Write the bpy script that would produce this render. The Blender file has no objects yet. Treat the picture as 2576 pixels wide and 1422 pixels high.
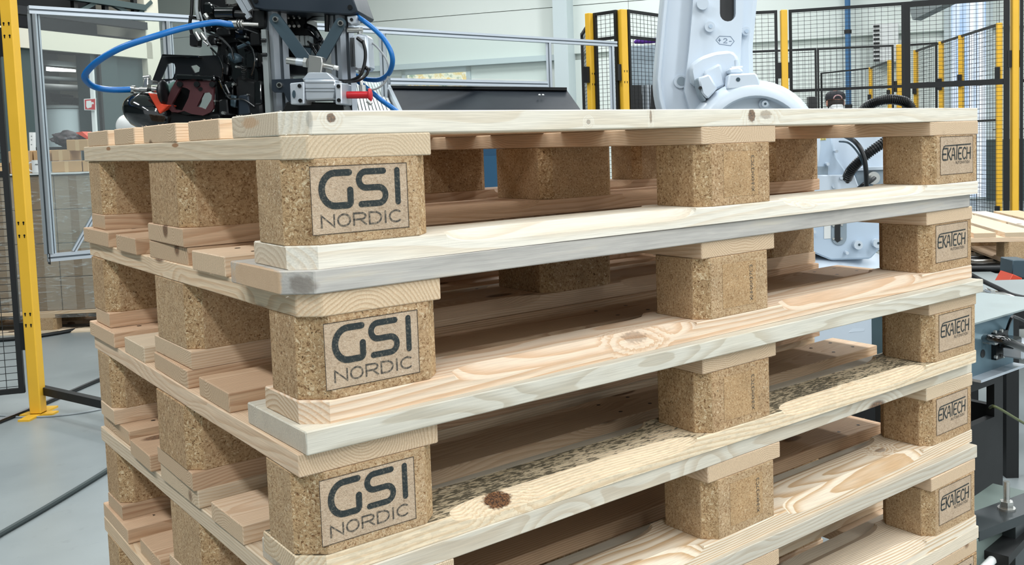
import bpy, bmesh, math, random
from mathutils import Vector, Matrix, Euler

random.seed(7)
S = bpy.context.scene
COL = S.collection
W, H = 2576, 1422

# ------------------------------------------------------------------ camera
CAM_R = ((0.76935848, -0.63811006, -0.03005125),
         (-0.06918946, -0.03647068, -0.99693666),
         (0.63505932, 0.76908091, -0.07220952))      # rows: right, down, forward
STEP = .1453
STACK_H = 8 * STEP
CAM_C = Vector((-0.33354366, -0.82542902, -0.03484631 + STACK_H))
FPX, CX, CY = 2389.33, 1489.37, 525.74
cam = bpy.data.objects.new('camera', bpy.data.cameras.new('camera'))
COL.objects.link(cam)
cam.data.sensor_width = 36.0
cam.data.lens = FPX / W * 36.0
cam.data.shift_x = (W / 2 - CX) / W
cam.data.shift_y = (CY - H / 2) / W
cam.data.clip_start = 0.02
cam.data.clip_end = 200
RR, RD, RF = (Vector(r) for r in CAM_R)
m = Matrix((RR, -RD, -RF)).transposed().to_4x4()
m.translation = CAM_C
cam.matrix_world = m
S.camera = cam

# ------------------------------------------------------------------ world, lights, exposure
wd = bpy.data.worlds.new('daylight'); S.world = wd; wd.use_nodes = True
bg = wd.node_tree.nodes['Background']
bg.inputs['Color'].default_value = (0.90, 0.97, 1.0, 1)
bg.inputs['Strength'].default_value = 0.95
S.view_settings.view_transform = 'Standard'
S.view_settings.look = 'None'
S.view_settings.exposure = 0.14
S.view_settings.gamma = 1.0
S.view_settings.use_curve_mapping = False
S.cycles.max_bounces = 6
S.cycles.diffuse_bounces = 3
S.cycles.glossy_bounces = 2
S.cycles.caustics_reflective = False
S.cycles.caustics_refractive = False


def area(name, loc, size, size_y, power, color=(1, 1, 1), rot=(0, 0, 0)):
    l = bpy.data.lights.new(name, 'AREA'); l.shape = 'RECTANGLE'; l.size = size; l.size_y = size_y
    l.energy = power; l.color = color
    o = bpy.data.objects.new(name, l); COL.objects.link(o); o.location = loc; o.rotation_euler = rot
    return o


LAMPS = [(x, y) for x in (-2.4, 2.2, 6.4) for y in (-5.6, -2.4, 1.8, 6.2)] + [(3.4, 11.5), (7.0, 12.5), (9.6, 9.5), (10.5, 4.0)]  # all unseen; rearmost row added to light front faces, far pair the back wall
LAMP_Z = 5.2
for i, (lx, ly) in enumerate(LAMPS):
    area('unseen_ceiling_lamp_light', (lx, ly, LAMP_Z), 0.4, 2.4, 105, (0.96, 0.98, 1.0))

# ------------------------------------------------------------------ helpers


def at(u, v, d):
    """World point seen at photo pixel (u, v) at distance d metres along the view axis."""
    return CAM_C + (RR * ((u - CX) / FPX) + RD * ((v - CY) / FPX) + RF) * d


def on_floor(u, v, z=0.0):
    r = RR * ((u - CX) / FPX) + RD * ((v - CY) / FPX) + RF
    return CAM_C + r * ((z - CAM_C.z) / r.z)


def lin(*c):
    return tuple(((x / 255 / 12.92) if x / 255 <= .04045 else ((x / 255 + .055) / 1.055) ** 2.4) for x in c)


def tag(o, label=None, cat=None, group=None, kind=None):
    if label: o['label'] = label
    if cat: o['category'] = cat
    if group: o['group'] = group
    if kind: o['kind'] = kind
    return o


def empty(name, loc=(0, 0, 0), rz=0.0, label=None, cat=None, group=None, kind=None):
    o = bpy.data.objects.new(name, None); COL.objects.link(o)
    o.empty_display_size = .05
    o.location = loc; o.rotation_euler = (0, 0, rz)
    return tag(o, label, cat, group, kind)


class MB:
    """Collects shapes, then builds ONE mesh object."""
    def __init__(s):
        s.v = []; s.f = []; s.mi = []; s.cur = 0

    def add(s, vs, fs):
        n = len(s.v); s.v += [tuple(p) for p in vs]
        s.f += [tuple(n + i for i in f) for f in fs]; s.mi += [s.cur] * len(fs)
        return s

    def box(s, lo, hi, mat=None):
        x0, y0, z0 = lo; x1, y1, z1 = hi
        vs = [Vector(p) for p in ((x0, y0, z0), (x1, y0, z0), (x1, y1, z0), (x0, y1, z0), (x0, y0, z1), (x1, y0, z1), (x1, y1, z1), (x0, y1, z1))]
        if mat is not None: vs = [mat @ p for p in vs]
        return s.add(vs, ((0, 3, 2, 1), (4, 5, 6, 7), (0, 1, 5, 4), (1, 2, 6, 5), (2, 3, 7, 6), (3, 0, 4, 7)))

    def bar(s, a, b, w, h, up=(0, 0, 1)):
        a, b = Vector(a), Vector(b); d = (b - a); L = d.length; d.normalize()
        u = Vector(up)
        if abs(d.dot(u)) > .98: u = Vector((1, 0, 0)) if abs(d.x) < .9 else Vector((0, 1, 0))
        r = d.cross(u).normalized(); u = r.cross(d)
        m = Matrix((d, r, u)).transposed().to_4x4(); m.translation = a
        return s.box((0, -w / 2, -h / 2), (L, w / 2, h / 2), m)

    def tube(s, pts, r, n=10, caps=True):
        pts = [Vector(p) for p in pts]; m = len(pts)
        rs = r if isinstance(r, (list, tuple)) else [r] * m
        vs = []; prev = None
        for i, p in enumerate(pts):
            t = (pts[min(i + 1, m - 1)] - pts[max(i - 1, 0)])
            t = t.normalized() if t.length > 1e-9 else Vector((0, 0, 1))
            if prev is None:
                a = Vector((0, 0, 1)) if abs(t.z) < .9 else Vector((1, 0, 0))
                x = t.cross(a).normalized()
            else:
                x = (prev - t * prev.dot(t)).normalized()
            prev = x; y = t.cross(x)
            vs += [p + (x * math.cos(k * 2 * math.pi / n) + y * math.sin(k * 2 * math.pi / n)) * rs[i] for k in range(n)]
        fs = []
        for i in range(m - 1):
            for k in range(n):
                fs.append((i * n + k, i * n + (k + 1) % n, (i + 1) * n + (k + 1) % n, (i + 1) * n + k))
        if caps:
            fs.append(tuple(range(n - 1, -1, -1))); fs.append(tuple((m - 1) * n + k for k in range(n)))
        return s.add(vs, fs)

    def cyl(s, a, b, r, n=16, r2=None):
        return s.tube([a, b], [r, r if r2 is None else r2], n)

    def prism(s, pts, off):
        """closed polygon of 3-D points swept by a vector"""
        pts = [Vector(p) for p in pts]; off = Vector(off); n = len(pts)
        nrm = sum(((pts[i] - pts[0]).cross(pts[(i + 1) % n] - pts[0]) for i in range(n)), Vector())
        if nrm.dot(off) > 0: pts = pts[::-1]
        vs = pts + [p + off for p in pts]
        fs = [tuple(range(n)), tuple(range(2 * n - 1, n - 1, -1))]
        fs += [(i, i + n, (i + 1) % n + n, (i + 1) % n) for i in range(n)]
        return s.add(vs, fs)

    def ball(s, c, rx, ry=None, rz=None, nu=20, nv=12, rot=None):
        ry = rx if ry is None else ry; rz = rx if rz is None else rz
        c = Vector(c); vs = []; fs = []
        for j in range(nv + 1):
            th = math.pi * j / nv
            for i in range(nu):
                ph = 2 * math.pi * i / nu
                p = Vector((rx * math.sin(th) * math.cos(ph), ry * math.sin(th) * math.sin(ph), rz * math.cos(th)))
                if rot: p = rot @ p
                vs.append(c + p)
        for j in range(nv):
            for i in range(nu):
                fs.append((j * nu + i, (j + 1) * nu + i, (j + 1) * nu + (i + 1) % nu, j * nu + (i + 1) % nu))
        return s.add(vs, fs)

    def lathe(s, base, axis, prof, n=32):
        base = Vector(base); ax = Vector(axis).normalized()
        a = Vector((0, 0, 1)) if abs(ax.z) < .9 else Vector((1, 0, 0))
        x = ax.cross(a).normalized(); y = ax.cross(x)
        vs = []; fs = []
        for (r, h) in prof:
            for k in range(n):
                t = 2 * math.pi * k / n
                vs.append(base + ax * h + (x * math.cos(t) + y * math.sin(t)) * r)
        for j in range(len(prof) - 1):
            for k in range(n):
                fs.append((j * n + k, j * n + (k + 1) % n, (j + 1) * n + (k + 1) % n, (j + 1) * n + k))
        fs.append(tuple(range(n - 1, -1, -1))); fs.append(tuple((len(prof) - 1) * n + k for k in range(n)))
        return s.add(vs, fs)

    def mesh(s, name, mats, smooth=True, bevel=0.0, angle=35):
        me = bpy.data.meshes.new(name); me.from_pydata(s.v, [], s.f)
        for mm in (mats if isinstance(mats, (list, tuple)) else [mats]): me.materials.append(mm)
        for p, i in zip(me.polygons, s.mi): p.material_index = i
        bm = bmesh.new(); bm.from_mesh(me)
        bmesh.ops.remove_doubles(bm, verts=bm.verts, dist=1e-6)
        if bevel: bmesh.ops.bevel(bm, geom=list(bm.edges), offset=bevel, segments=1, affect='EDGES', profile=.5, clamp_overlap=True)
        bmesh.ops.recalc_face_normals(bm, faces=bm.faces)
        bm.to_mesh(me); bm.free()
        if smooth:
            me.shade_smooth(); me.set_sharp_from_angle(angle=math.radians(angle))
        return me

    def build(s, name, mats, parent=None, smooth=True, bevel=0.0, world=False, angle=35):
        o = bpy.data.objects.new(name, s.mesh(name, mats, smooth, bevel, angle)); COL.objects.link(o)
        if parent:
            o.parent = parent
            if world: o.matrix_parent_inverse = parent_matrix(parent).inverted()
        return o


def parent_matrix(o):
    mw = Matrix.LocRotScale(o.location, o.rotation_euler, o.scale)
    return (parent_matrix(o.parent) @ o.matrix_parent_inverse @ mw) if o.parent else mw


def place(me, name, parent, loc=(0, 0, 0), rot=(0, 0, 0)):
    o = bpy.data.objects.new(name, me); COL.objects.link(o); o.parent = parent
    o.location = loc; o.rotation_euler = rot
    return o


def copy_tree(o, parent=None):
    c = o.copy(); COL.objects.link(c); c.parent = parent
    for ch in list(o.children): copy_tree(ch, c)
    return c


def smooth_path(ps, n=8):
    ps = [Vector(p) for p in ps]; out = []
    for i in range(len(ps) - 1):
        p0, p1, p2, p3 = ps[max(i - 1, 0)], ps[i], ps[i + 1], ps[min(i + 2, len(ps) - 1)]
        for k in range(n):
            t = k / n
            out.append(.5 * ((2 * p1) + (p2 - p0) * t + (2 * p0 - 5 * p1 + 4 * p2 - p3) * t * t + (3 * p1 - p0 - 3 * p2 + p3) * t ** 3))
    out.append(ps[-1]); return out


# ------------------------------------------------------------------ node materials
class NT:
    def __init__(s, name):
        s.m = bpy.data.materials.new(name); s.m.use_nodes = True
        s.t = s.m.node_tree; s.t.nodes.clear()
        s.out = s.n('ShaderNodeOutputMaterial'); s.p = s.n('ShaderNodeBsdfPrincipled')
        s.l(s.p.outputs[0], s.out.inputs[0])

    def n(s, typ, **kw):
        nd = s.t.nodes.new(typ)
        for k, v in kw.items(): setattr(nd, k, v)
        return nd

    def l(s, a, b): s.t.links.new(a, b)

    def val(s, inp, x):
        if x is None: return
        if hasattr(x, 'is_linked'): s.l(x, inp)
        elif isinstance(x, (tuple, list)) and len(x) == 3 and inp.type == 'RGBA': inp.default_value = (*x, 1)
        else: inp.default_value = x

    def math(s, op, a, b=None, c=None, clamp=False):
        nd = s.n('ShaderNodeMath', operation=op, use_clamp=clamp)
        for i, x in enumerate((a, b, c)): s.val(nd.inputs[i], x)
        return nd.outputs[0]

    def vec(s, op, a, b=None, out=0):
        nd = s.n('ShaderNodeVectorMath', operation=op)
        s.val(nd.inputs[0], a); s.val(nd.inputs[1], b)
        return nd.outputs[out]

    def noise(s, v, scale, detail=2, rough=.5, out=0, dist=0):
        nd = s.n('ShaderNodeTexNoise'); s.val(nd.inputs['Vector'], v); nd.inputs['Scale'].default_value = scale
        nd.inputs['Detail'].default_value = detail; nd.inputs['Roughness'].default_value = rough; nd.inputs['Distortion'].default_value = dist
        return nd.outputs[out]

    def voro(s, v, scale, out='Distance', feature='F1'):
        nd = s.n('ShaderNodeTexVoronoi', feature=feature); s.val(nd.inputs['Vector'], v); nd.inputs['Scale'].default_value = scale
        return nd.outputs[out]

    def ramp(s, f, stops, interp='LINEAR'):
        nd = s.n('ShaderNodeValToRGB'); s.val(nd.inputs[0], f); cr = nd.color_ramp; cr.interpolation = interp
        while len(cr.elements) < len(stops): cr.elements.new(.5)
        for e, (p, c) in zip(cr.elements, stops):
            e.position = p; e.color = (*c, 1) if isinstance(c, (tuple, list)) else (c, c, c, 1)
        return nd.outputs[0]

    def mix(s, f, a, b, blend='MIX'):
        nd = s.n('ShaderNodeMix', data_type='RGBA', blend_type=blend)
        s.val(nd.inputs[0], f); s.val(nd.inputs[6], a); s.val(nd.inputs[7], b)
        return nd.outputs[2]

    def step(s, x, lo, hi):
        nd = s.n('ShaderNodeMapRange', interpolation_type='SMOOTHSTEP'); s.val(nd.inputs[0], x)
        nd.inputs[1].default_value = lo; nd.inputs[2].default_value = hi
        return nd.outputs[0]

    def xyz(s, v):
        nd = s.n('ShaderNodeSeparateXYZ'); s.val(nd.inputs[0], v); return nd.outputs

    def comb(s, x, y, z):
        nd = s.n('ShaderNodeCombineXYZ')
        for i, a in enumerate((x, y, z)): s.val(nd.inputs[i], a)
        return nd.outputs[0]

    def bump(s, h, strength=.3, dist=.002):
        nd = s.n('ShaderNodeBump'); s.val(nd.inputs['Height'], h); nd.inputs['Strength'].default_value = strength
        nd.inputs['Distance'].default_value = dist; s.l(nd.outputs[0], s.p.inputs['Normal'])

    def obj(s):
        return s.n('ShaderNodeTexCoord').outputs['Object']

    def fin(s, color, rough=.6, metal=0.0, spec=.5, emit=None, estr=0.0, alpha=None, trans=None, coat=None):
        s.val(s.p.inputs['Base Color'], color); s.val(s.p.inputs['Roughness'], rough); s.val(s.p.inputs['Metallic'], metal)
        s.val(s.p.inputs['Specular IOR Level'], spec)
        if emit is not None: s.val(s.p.inputs['Emission Color'], emit); s.p.inputs['Emission Strength'].default_value = estr
        if alpha is not None: s.val(s.p.inputs['Alpha'], alpha)
        if trans is not None: s.val(s.p.inputs['Transmission Weight'], trans)
        if coat is not None: s.val(s.p.inputs['Coat Weight'], coat)
        return s.m


def paint(name, rgb, rough=.5, metal=0.0, var=.12, scale=9.0, spec=.5, coat=None):
    """Plain coat with slight cloudy variation and micro relief."""
    t = NT(name); c = lin(*rgb); v = t.obj()
    k = t.noise(v, scale, 2, .6)
    col = t.mix(k, tuple(x * (1 - var) for x in c), tuple(min(1, x * (1 + var)) for x in c))
    r = t.math('MULTIPLY_ADD', k, .2, rough - .1)
    return t.fin(col, r, metal, spec, coat=coat)


def wood(name, light=(226, 200, 160), dark=(190, 148, 100), ring=.0042, amt=.75, knots=(), grey=0.0, mould=False, vary=.11, rnd_knots=True, stains=()):
    """Solid sawn softwood: growth rings run through the body, so ends show arcs and faces show grain."""
    t = NT(name); v = t.obj(); info = t.n('ShaderNodeObjectInfo').outputs['Random']
    wn = t.n('ShaderNodeTexWhiteNoise', noise_dimensions='1D'); t.l(info, wn.inputs['W'])
    rc = t.n('ShaderNodeSeparateColor'); t.l(wn.outputs['Color'], rc.inputs[0]); r1, r2, r3 = rc.outputs
    off = t.comb(t.math('MULTIPLY', r1, 37.0), t.math('MULTIPLY', r2, 23.0), t.math('MULTIPLY', r3, 51.0))
    x, y, z = t.xyz(v)
    vo = t.vec('ADD', v, off)
    slow = t.noise(t.vec('MULTIPLY', vo, (1.6, 7, 7)), 1.0, 2, .5, out=1)
    warp = t.vec('MULTIPLY', t.vec('SUBTRACT', slow, (.5, .5, .5)), (.0, .05, .05))
    kmask = None; bulge = None
    if rnd_knots:
        kv = t.vec('MULTIPLY', vo, (5.0, 11, 11))
        kd = t.voro(kv, 1.0)
        kmask = t.math('SUBTRACT', 1.0, t.step(kd, .10, .16))
        bulge = t.math('SUBTRACT', 1.0, t.step(kd, .08, .42))
    for (kx, ky, kz, rx, ry, rz, power) in knots:
        dv = t.vec('DIVIDE', t.vec('SUBTRACT', v, (kx, ky, kz)), (rx, ry, rz))
        d = t.vec('LENGTH', dv, out=1)
        d = t.math('ADD', d, t.math('MULTIPLY', t.math('SUBTRACT', t.noise(v, 220, 3), .5), .9))
        k = t.math('MULTIPLY', t.math('SUBTRACT', 1.0, t.step(d, .75, 1.15)), power)
        b2 = t.math('SUBTRACT', 1.0, t.step(d, .9, 3.2))
        kmask = k if kmask is None else t.math('MAXIMUM', kmask, k)
        bulge = b2 if bulge is None else t.math('MAXIMUM', bulge, b2)
    py = t.math('MULTIPLY_ADD', r1, .16, -.08)
    pz = t.math('MULTIPLY_ADD', r2, .13, -.065)
    p = t.vec('ADD', t.comb(0.0, t.math('SUBTRACT', y, py), t.math('SUBTRACT', z, pz)), warp)
    rad = t.vec('LENGTH', p, out=1)
    if kmask is not None: rad = t.math('ADD', rad, t.math('MULTIPLY', bulge, .012))
    rad = t.math('ADD', rad, t.math('MULTIPLY', t.noise(t.vec('MULTIPLY', vo, (6, 40, 40)), 1.0, 2), .004))
    ph = t.math('FRACT', t.math('DIVIDE', rad, ring))
    late = t.math('MULTIPLY', t.step(ph, .25, .92), t.math('SUBTRACT', 1.0, t.step(ph, .93, 1.0)))
    late = t.math('MULTIPLY', late, amt)
    cl, cd = lin(*light), lin(*dark)
    col = t.mix(late, cl, cd)
    # broad tone drift along the board, per-board tint
    drift = t.noise(t.vec('MULTIPLY', vo, (1.2, 12, 12)), 1.0, 2)
    col = t.mix(t.math('MULTIPLY', drift, .28), col, tuple(c * .72 for c in cd[:1]) + (cd[1] * .74, cd[2] * .8))
    tone = t.math('MULTIPLY_ADD', r3, vary * 2, 1 - vary)
    col = t.mix(1.0, col, t.comb(tone, t.math('POWER', tone, 1.08), t.math('POWER', tone, 1.18)), 'MULTIPLY')
    fib = t.noise(t.vec('MULTIPLY', vo, (26, 620, 620)), 1.0, 1)
    col = t.mix(1.0, col, t.ramp(fib, [(.2, .86), (.8, 1.08)]), 'MULTIPLY')
    nrm = t.xyz(t.n('ShaderNodeTexCoord').outputs['Normal'])
    endm = t.math('MULTIPLY', t.step(t.math('ABSOLUTE', nrm[0]), .75, .95), 1.0)
    endc = t.mix(late, lin(206, 182, 150), lin(160, 128, 94))
    endc = t.mix(1.0, endc, t.ramp(t.noise(vo, 700, 1, .7), [(.25, .8), (.75, 1.15)]), 'MULTIPLY')
    col = t.mix(t.math('MULTIPLY', endm, .6), col, endc)
    if grey:
        g = t.ramp(t.noise(t.vec('MULTIPLY', vo, (5, 45, 45)), 1.0, 4, .65), [(.3, lin(148, 153, 156)), (.55, lin(182, 184, 183)), (.75, lin(200, 195, 182))])
        col = t.mix(grey, col, g)
    if kmask is not None:
        kc = t.ramp(t.noise(v, 520, 2), [(.35, lin(44, 28, 18)), (.65, lin(132, 90, 56))])
        col = t.mix(t.math('MULTIPLY', kmask, .85), col, kc)
    for (kx, ky, kz, rx, ry, rz, c, a) in stains:
        d = t.vec('LENGTH', t.vec('DIVIDE', t.vec('SUBTRACT', v, (kx, ky, kz)), (rx, ry, rz)), out=1)
        d = t.math('ADD', d, t.math('MULTIPLY', t.math('SUBTRACT', t.noise(v, 110, 2), .5), .7))
        col = t.mix(t.math('MULTIPLY', t.math('SUBTRACT', 1.0, t.step(d, .7, 1.1)), a), col, lin(*c))
    if mould:
        sp = t.noise(t.vec('MULTIPLY', v, (95, 330, 330)), 1.0, 3, .6)
        clump = t.noise(t.vec('MULTIPLY', v, (7, 22, 22)), 1.0, 3, .6)
        nz = t.xyz(t.n('ShaderNodeTexCoord').outputs['Normal'])[2]
        top = t.step(nz, .93, .985)
        side = t.math('MULTIPLY', t.math('SUBTRACT', 1.0, top), .14)
        dens = t.math('ADD', t.math('MULTIPLY', sp, .75), t.math('MULTIPLY', clump, .35))
        mk = t.math('MULTIPLY', t.step(dens, .535, .61), t.math('ADD', top, side))
        haze = t.math('MULTIPLY', t.step(clump, .3, .6), t.math('MULTIPLY', top, .55))
        col = t.mix(haze, col, lin(150, 138, 108)); col = t.mix(t.math('MULTIPLY', mk, .85), col, lin(62, 58, 46))
    t.bump(fib, .35, .0006)
    return t.fin(col, .68, 0, .35)


def chipboard(name, base=(188, 159, 123), hi=(226, 205, 175), lo=(134, 98, 64), dark=.7, scale=1.0, soft=0.0, coarse=0.0):
    """Pressed chip block: fine flakes and short strands of several directions, dark specks."""
    t = NT(name); v = t.obj(); info = t.n('ShaderNodeObjectInfo').outputs['Random']
    vo = t.vec('ADD', v, t.comb(t.math('MULTIPLY', info, 19.0), t.math('MULTIPLY', info, 31.0), t.math('MULTIPLY', info, 7.0)))
    wrp = t.vec('MULTIPLY', t.vec('SUBTRACT', t.noise(vo, 200 * scale, 1, .5, out=1), (.5, .5, .5)), (.010, .010, .010))
    w = t.vec('ADD', vo, wrp)
    lays = []
    for st in ((1, .9, .3), (.3, .8, 1)):
        c = t.n('ShaderNodeSeparateColor'); t.l(t.voro(t.vec('MULTIPLY', w, st), 760 * scale, 'Color'), c.inputs[0]); lays.append(c.outputs[0])
    sel = t.noise(vo, 130 * scale, 1)
    a = t.n('ShaderNodeMix', data_type='FLOAT'); t.val(a.inputs[0], t.step(sel, .46, .54)); t.val(a.inputs[2], lays[0]); t.val(a.inputs[3], lays[1])
    fl = t.math('MULTIPLY_ADD', t.math('POWER', a.outputs[0], 2.2), .9 + coarse, 0.0)
    fine = t.noise(vo, 380 * scale, 2, .8)
    h = t.math('ADD', t.math('MULTIPLY', fl, .4), t.math('MULTIPLY', fine, .6))
    col = t.ramp(h, [(.20, lin(*lo)), (.38, lin(*base)), (.55, lin(*base)), (.80, lin(*hi))])
    spk = t.math('SUBTRACT', 1.0, t.step(t.voro(w, 260 * scale), .12, .26))
    spk = t.math('MULTIPLY', spk, t.step(t.noise(vo, 90, 2), .48, .58))
    col = t.mix(t.math('MULTIPLY', spk, dark), col, lin(66, 42, 24))
    if soft: col = t.mix(soft, col, lin(*hi))
    col = t.mix(1.0, col, t.ramp(t.noise(vo, 40, 2), [(.25, .88), (.75, 1.08)]), 'MULTIPLY')
    t.bump(fine, .7 + coarse, .0014)
    return t.fin(col, .8, 0, .2)


def split_islands(o):
    """give every loose piece of a mesh object an object of its own"""
    me = o.data; n = len(me.vertices); par = list(range(n))

    def find(a):
        while par[a] != a: par[a] = par[par[a]]; a = par[a]
        return a
    for e in me.edges:
        a, b = find(e.vertices[0]), find(e.vertices[1])
        if a != b: par[a] = b
    groups = {}
    for p in me.polygons: groups.setdefault(find(p.vertices[0]), []).append(p)
    if len(groups) < 2: return
    mats = list(me.materials)
    for k, (r, ps) in enumerate(groups.items()):
        ids = sorted({v for p in ps for v in p.vertices}); mp = {v: i for i, v in enumerate(ids)}
        nm = bpy.data.meshes.new(me.name); nm.from_pydata([me.vertices[v].co for v in ids], [], [[mp[v] for v in p.vertices] for p in ps])
        for mm in mats: nm.materials.append(mm)
        nm.shade_smooth(); nm.set_sharp_from_angle(angle=math.radians(35))
        if k == 0: o.data = nm; c = o
        else:
            c = o.copy(); c.data = nm; COL.objects.link(c); c.parent = o.parent

# ------------------------------------------------------------------ shared materials
PINE = [wood('pine_pale', (230, 212, 186), (202, 172, 136), .0034, .6), wood('pine_warm', (230, 204, 174), (200, 162, 126), .0028, .6),
        wood('pine_honey', (228, 204, 172), (200, 160, 120), .0038, .6), wood('pine_white', (234, 222, 202), (208, 186, 154), .0034, .55)]
INNER_SHADE = [wood('pine_shade_reddish', (219, 187, 155), (184, 142, 107), .0032, .6), wood('pine_shade_brown', (213, 182, 150), (176, 136, 103), .0036, .7), PINE[1]]  # interior shade put into the wood colour: darker, redder pine for inner boards
PINE_GREY = wood('pine_weathered', grey=.82, rnd_knots=False)
PINE_SOFTGREY = wood('pine_half_weathered', (230, 218, 194), (204, 182, 148), .0036, .9, grey=.35)
CHIP = [chipboard('chip_block'), chipboard('chip_block_coarse', (184, 153, 116), (226, 204, 172), (124, 88, 56), .8, .8)]
CHIP_ROUGH = chipboard('chip_block_torn_edge', (188, 156, 116), (224, 202, 166), (116, 80, 50), .8, .85, 0, .3)
CHIP_PRINT = chipboard('chip_block_sanded', (188, 164, 138), (208, 190, 168), (156, 130, 104), .3, 1.1, .15)
CHIP_SOFT = chipboard('chip_block_smoothed', (187, 154, 114), (220, 198, 164), (142, 106, 70), .5, 1.05)
t = NT('burnt_print'); vv = t.obj(); nn = t.noise(vv, 420, 3, .7)
INK = t.fin(t.mix(t.step(nn, .50, .72), lin(34, 42, 42), lin(96, 92, 82)), .8)
t = NT('burnt_print_pale'); vv = t.obj(); nn = t.noise(vv, 420, 3, .7)
INK2 = t.fin(t.mix(t.step(nn, .42, .68), lin(66, 62, 56), lin(136, 122, 104)), .8)
t = NT('burnt_frame'); vv = t.obj(); nn = t.noise(vv, 300, 3, .7)
INK3 = t.fin(t.mix(t.step(nn, .5, .75), lin(44, 36, 28), lin(110, 92, 70)), .8)

# ------------------------------------------------------------------ lettering drawn as strokes


def arc(cx, cy, rx, ry, a0, a1, n=8):
    return [(cx + rx * math.cos(math.radians(a0 + (a1 - a0) * k / n)), cy + ry * math.sin(math.radians(a0 + (a1 - a0) * k / n))) for k in range(n + 1)]


STROKES = {  # unit box 0..1 x 0..1
    'G': [[(.98, 1)] + [(.5, 1)] + arc(.47, .5, .47, .5, 90, 270, 14) + [(.86, 0)] + arc(.88, .12, .12, .12, 270, 360, 4) + [(1, .46)]],
    'S': [[(.95, 1), (.27, 1)] + arc(.27, .75, .27, .25, 90, 270, 10) + [(.73, .5)] + arc(.73, .25, .27, .25, 90, -90, 10) + [(.06, 0)]],
    'I': [[(.5, 0), (.5, 1)]],
    'N': [[(0, 0), (0, 1), (1, 0), (1, 1)]],
    'O': [arc(.5, .5, .5, .5, 0, 360, 18)],
    'R': [[(0, 0), (0, 1), (.62, 1)] + arc(.62, .73, .36, .27, 90, -90, 8) + [(0, .46)], [(.55, .46), (1, 0)]],
    'D': [[(0, 0), (0, 1), (.45, 1)] + arc(.45, .5, .55, .5, 90, -90, 10) + [(0, 0)]],
    'C': [arc(.55, .5, .55, .5, 50, 310, 14)],
    'E': [[(1, 1), (.35, 1)] + arc(.3, .75, .3, .25, 90, 180, 5) + [(0, .2)] + arc(.3, .2, .3, .2, 180, 270, 5) + [(.95, 0)], [(0, .5), (.8, .5)]],
    'K': [[(0, 0), (0, 1)], [(.95, 1), (.2, .5), (1, 0)], [(0, .5), (.2, .5)]],
    'A': [[(0, 0), (.25, .75)] + arc(.5, .72, .25, .28, 180, 0, 6) + [(1, 0)], [(.15, .38), (.86, .38)]],
    'T': [[(0, 1), (1, 1)], [(.5, 1), (.5, 0)]],
    'H': [[(0, 0), (0, 1)], [(1, 0), (1, 1)], [(0, .5), (1, .5)]],
    'U': [[(0, 1), (0, .3)] + arc(.5, .3, .5, .3, 180, 360, 8) + [(1, 1)]],
    'M': [[(0, 0), (0, 1), (.5, .35), (1, 1), (1, 0)]],
    'X': [[(0, 0), (1, 1)], [(0, 1), (1, 0)]],
    '3': [[(0, .9)] + arc(.45, .75, .45, .25, 110, -90, 8) + arc(.45, .25, .5, .25, 90, -130, 9)],
    '7': [[(0, 1), (1, 1), (.35, 0)]],
    '2': [arc(.5, .72, .48, .28, 170, -30, 8) + [(0, 0), (1, 0)]],
    '+': [[(.5, .1), (.5, .9)], [(.1, .5), (.9, .5)]],
    '-': [[(.1, .5), (.9, .5)]],
    '!': [[(.5, .35), (.5, 1)], [(.5, 0), (.5, .08)]],
}


def ribbon(mb, pts, w, f, caps=True):
    """flat stroke of width w along 2-D points; f maps (x, y) to 3-D"""
    P = [Vector((p[0], p[1])) for p in pts]
    q = [P[0]]
    for p in P[1:]:
        if (p - q[-1]).length > 1e-7: q.append(p)
    P = q; n = len(P); closed = (P[0] - P[-1]).length < 1e-5 and n > 3
    L = []; R_ = []
    for i in range(n):
        a = P[i - 1] if i > 0 else (P[n - 2] if closed else None)
        b = P[i + 1] if i < n - 1 else (P[1] if closed else None)
        d0 = (P[i] - a).normalized() if a is not None else None
        d1 = (b - P[i]).normalized() if b is not None else None
        if d0 is None: d0 = d1
        if d1 is None: d1 = d0
        n0 = Vector((-d0.y, d0.x)); n1 = Vector((-d1.y, d1.x)); mm = n0 + n1
        mm = mm.normalized() if mm.length > 1e-4 else n0
        k = min(1 / max(.35, mm.dot(n0)), 1.8)
        L.append(P[i] + mm * (w / 2 * k)); R_.append(P[i] - mm * (w / 2 * k))
    vs = [f(p.x, p.y) for p in L] + [f(p.x, p.y) for p in R_]
    mb.add(vs, [(i, i + 1, n + i + 1, n + i) for i in range(n - 1)])
    if caps and not closed:
        for e, nb in ((0, 1), (n - 1, n - 2)):
            d = (P[e] - P[nb]).normalized(); a0 = math.atan2(d.y, d.x)
            ring = [P[e] + Vector((math.cos(a0 + t_), math.sin(a0 + t_))) * (w / 2) for t_ in [math.pi * (k / 8 - .5) for k in range(9)]]
            mb.add([f(p.x, p.y) for p in ring], [tuple(range(9))])


def letter(mb, ch, x, y, w, h, sw, f, slant=0.0):
    for st in STROKES[ch]:
        ribbon(mb, [(x + px * w + py * h * slant, y + py * h) for px, py in st], sw, f)


def line_text(mb, txt, x, y, w, h, sw, f, gap=.28, slant=0.0):
    n = len(txt); narrow = {'I': .12}
    tot = sum(narrow.get(c, 1) for c in txt) + gap * (n - 1); cw = w / tot
    for c in txt:
        k = narrow.get(c, 1) * cw
        letter(mb, c, x, y, k, h, sw, f, slant); x += k + gap * cw


# print meshes, in block-face coordinates (x to the right, z up, facing -y)
EPS = .0003


def fy(e):
    return lambda x, z: Vector((x, -e, z))


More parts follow.
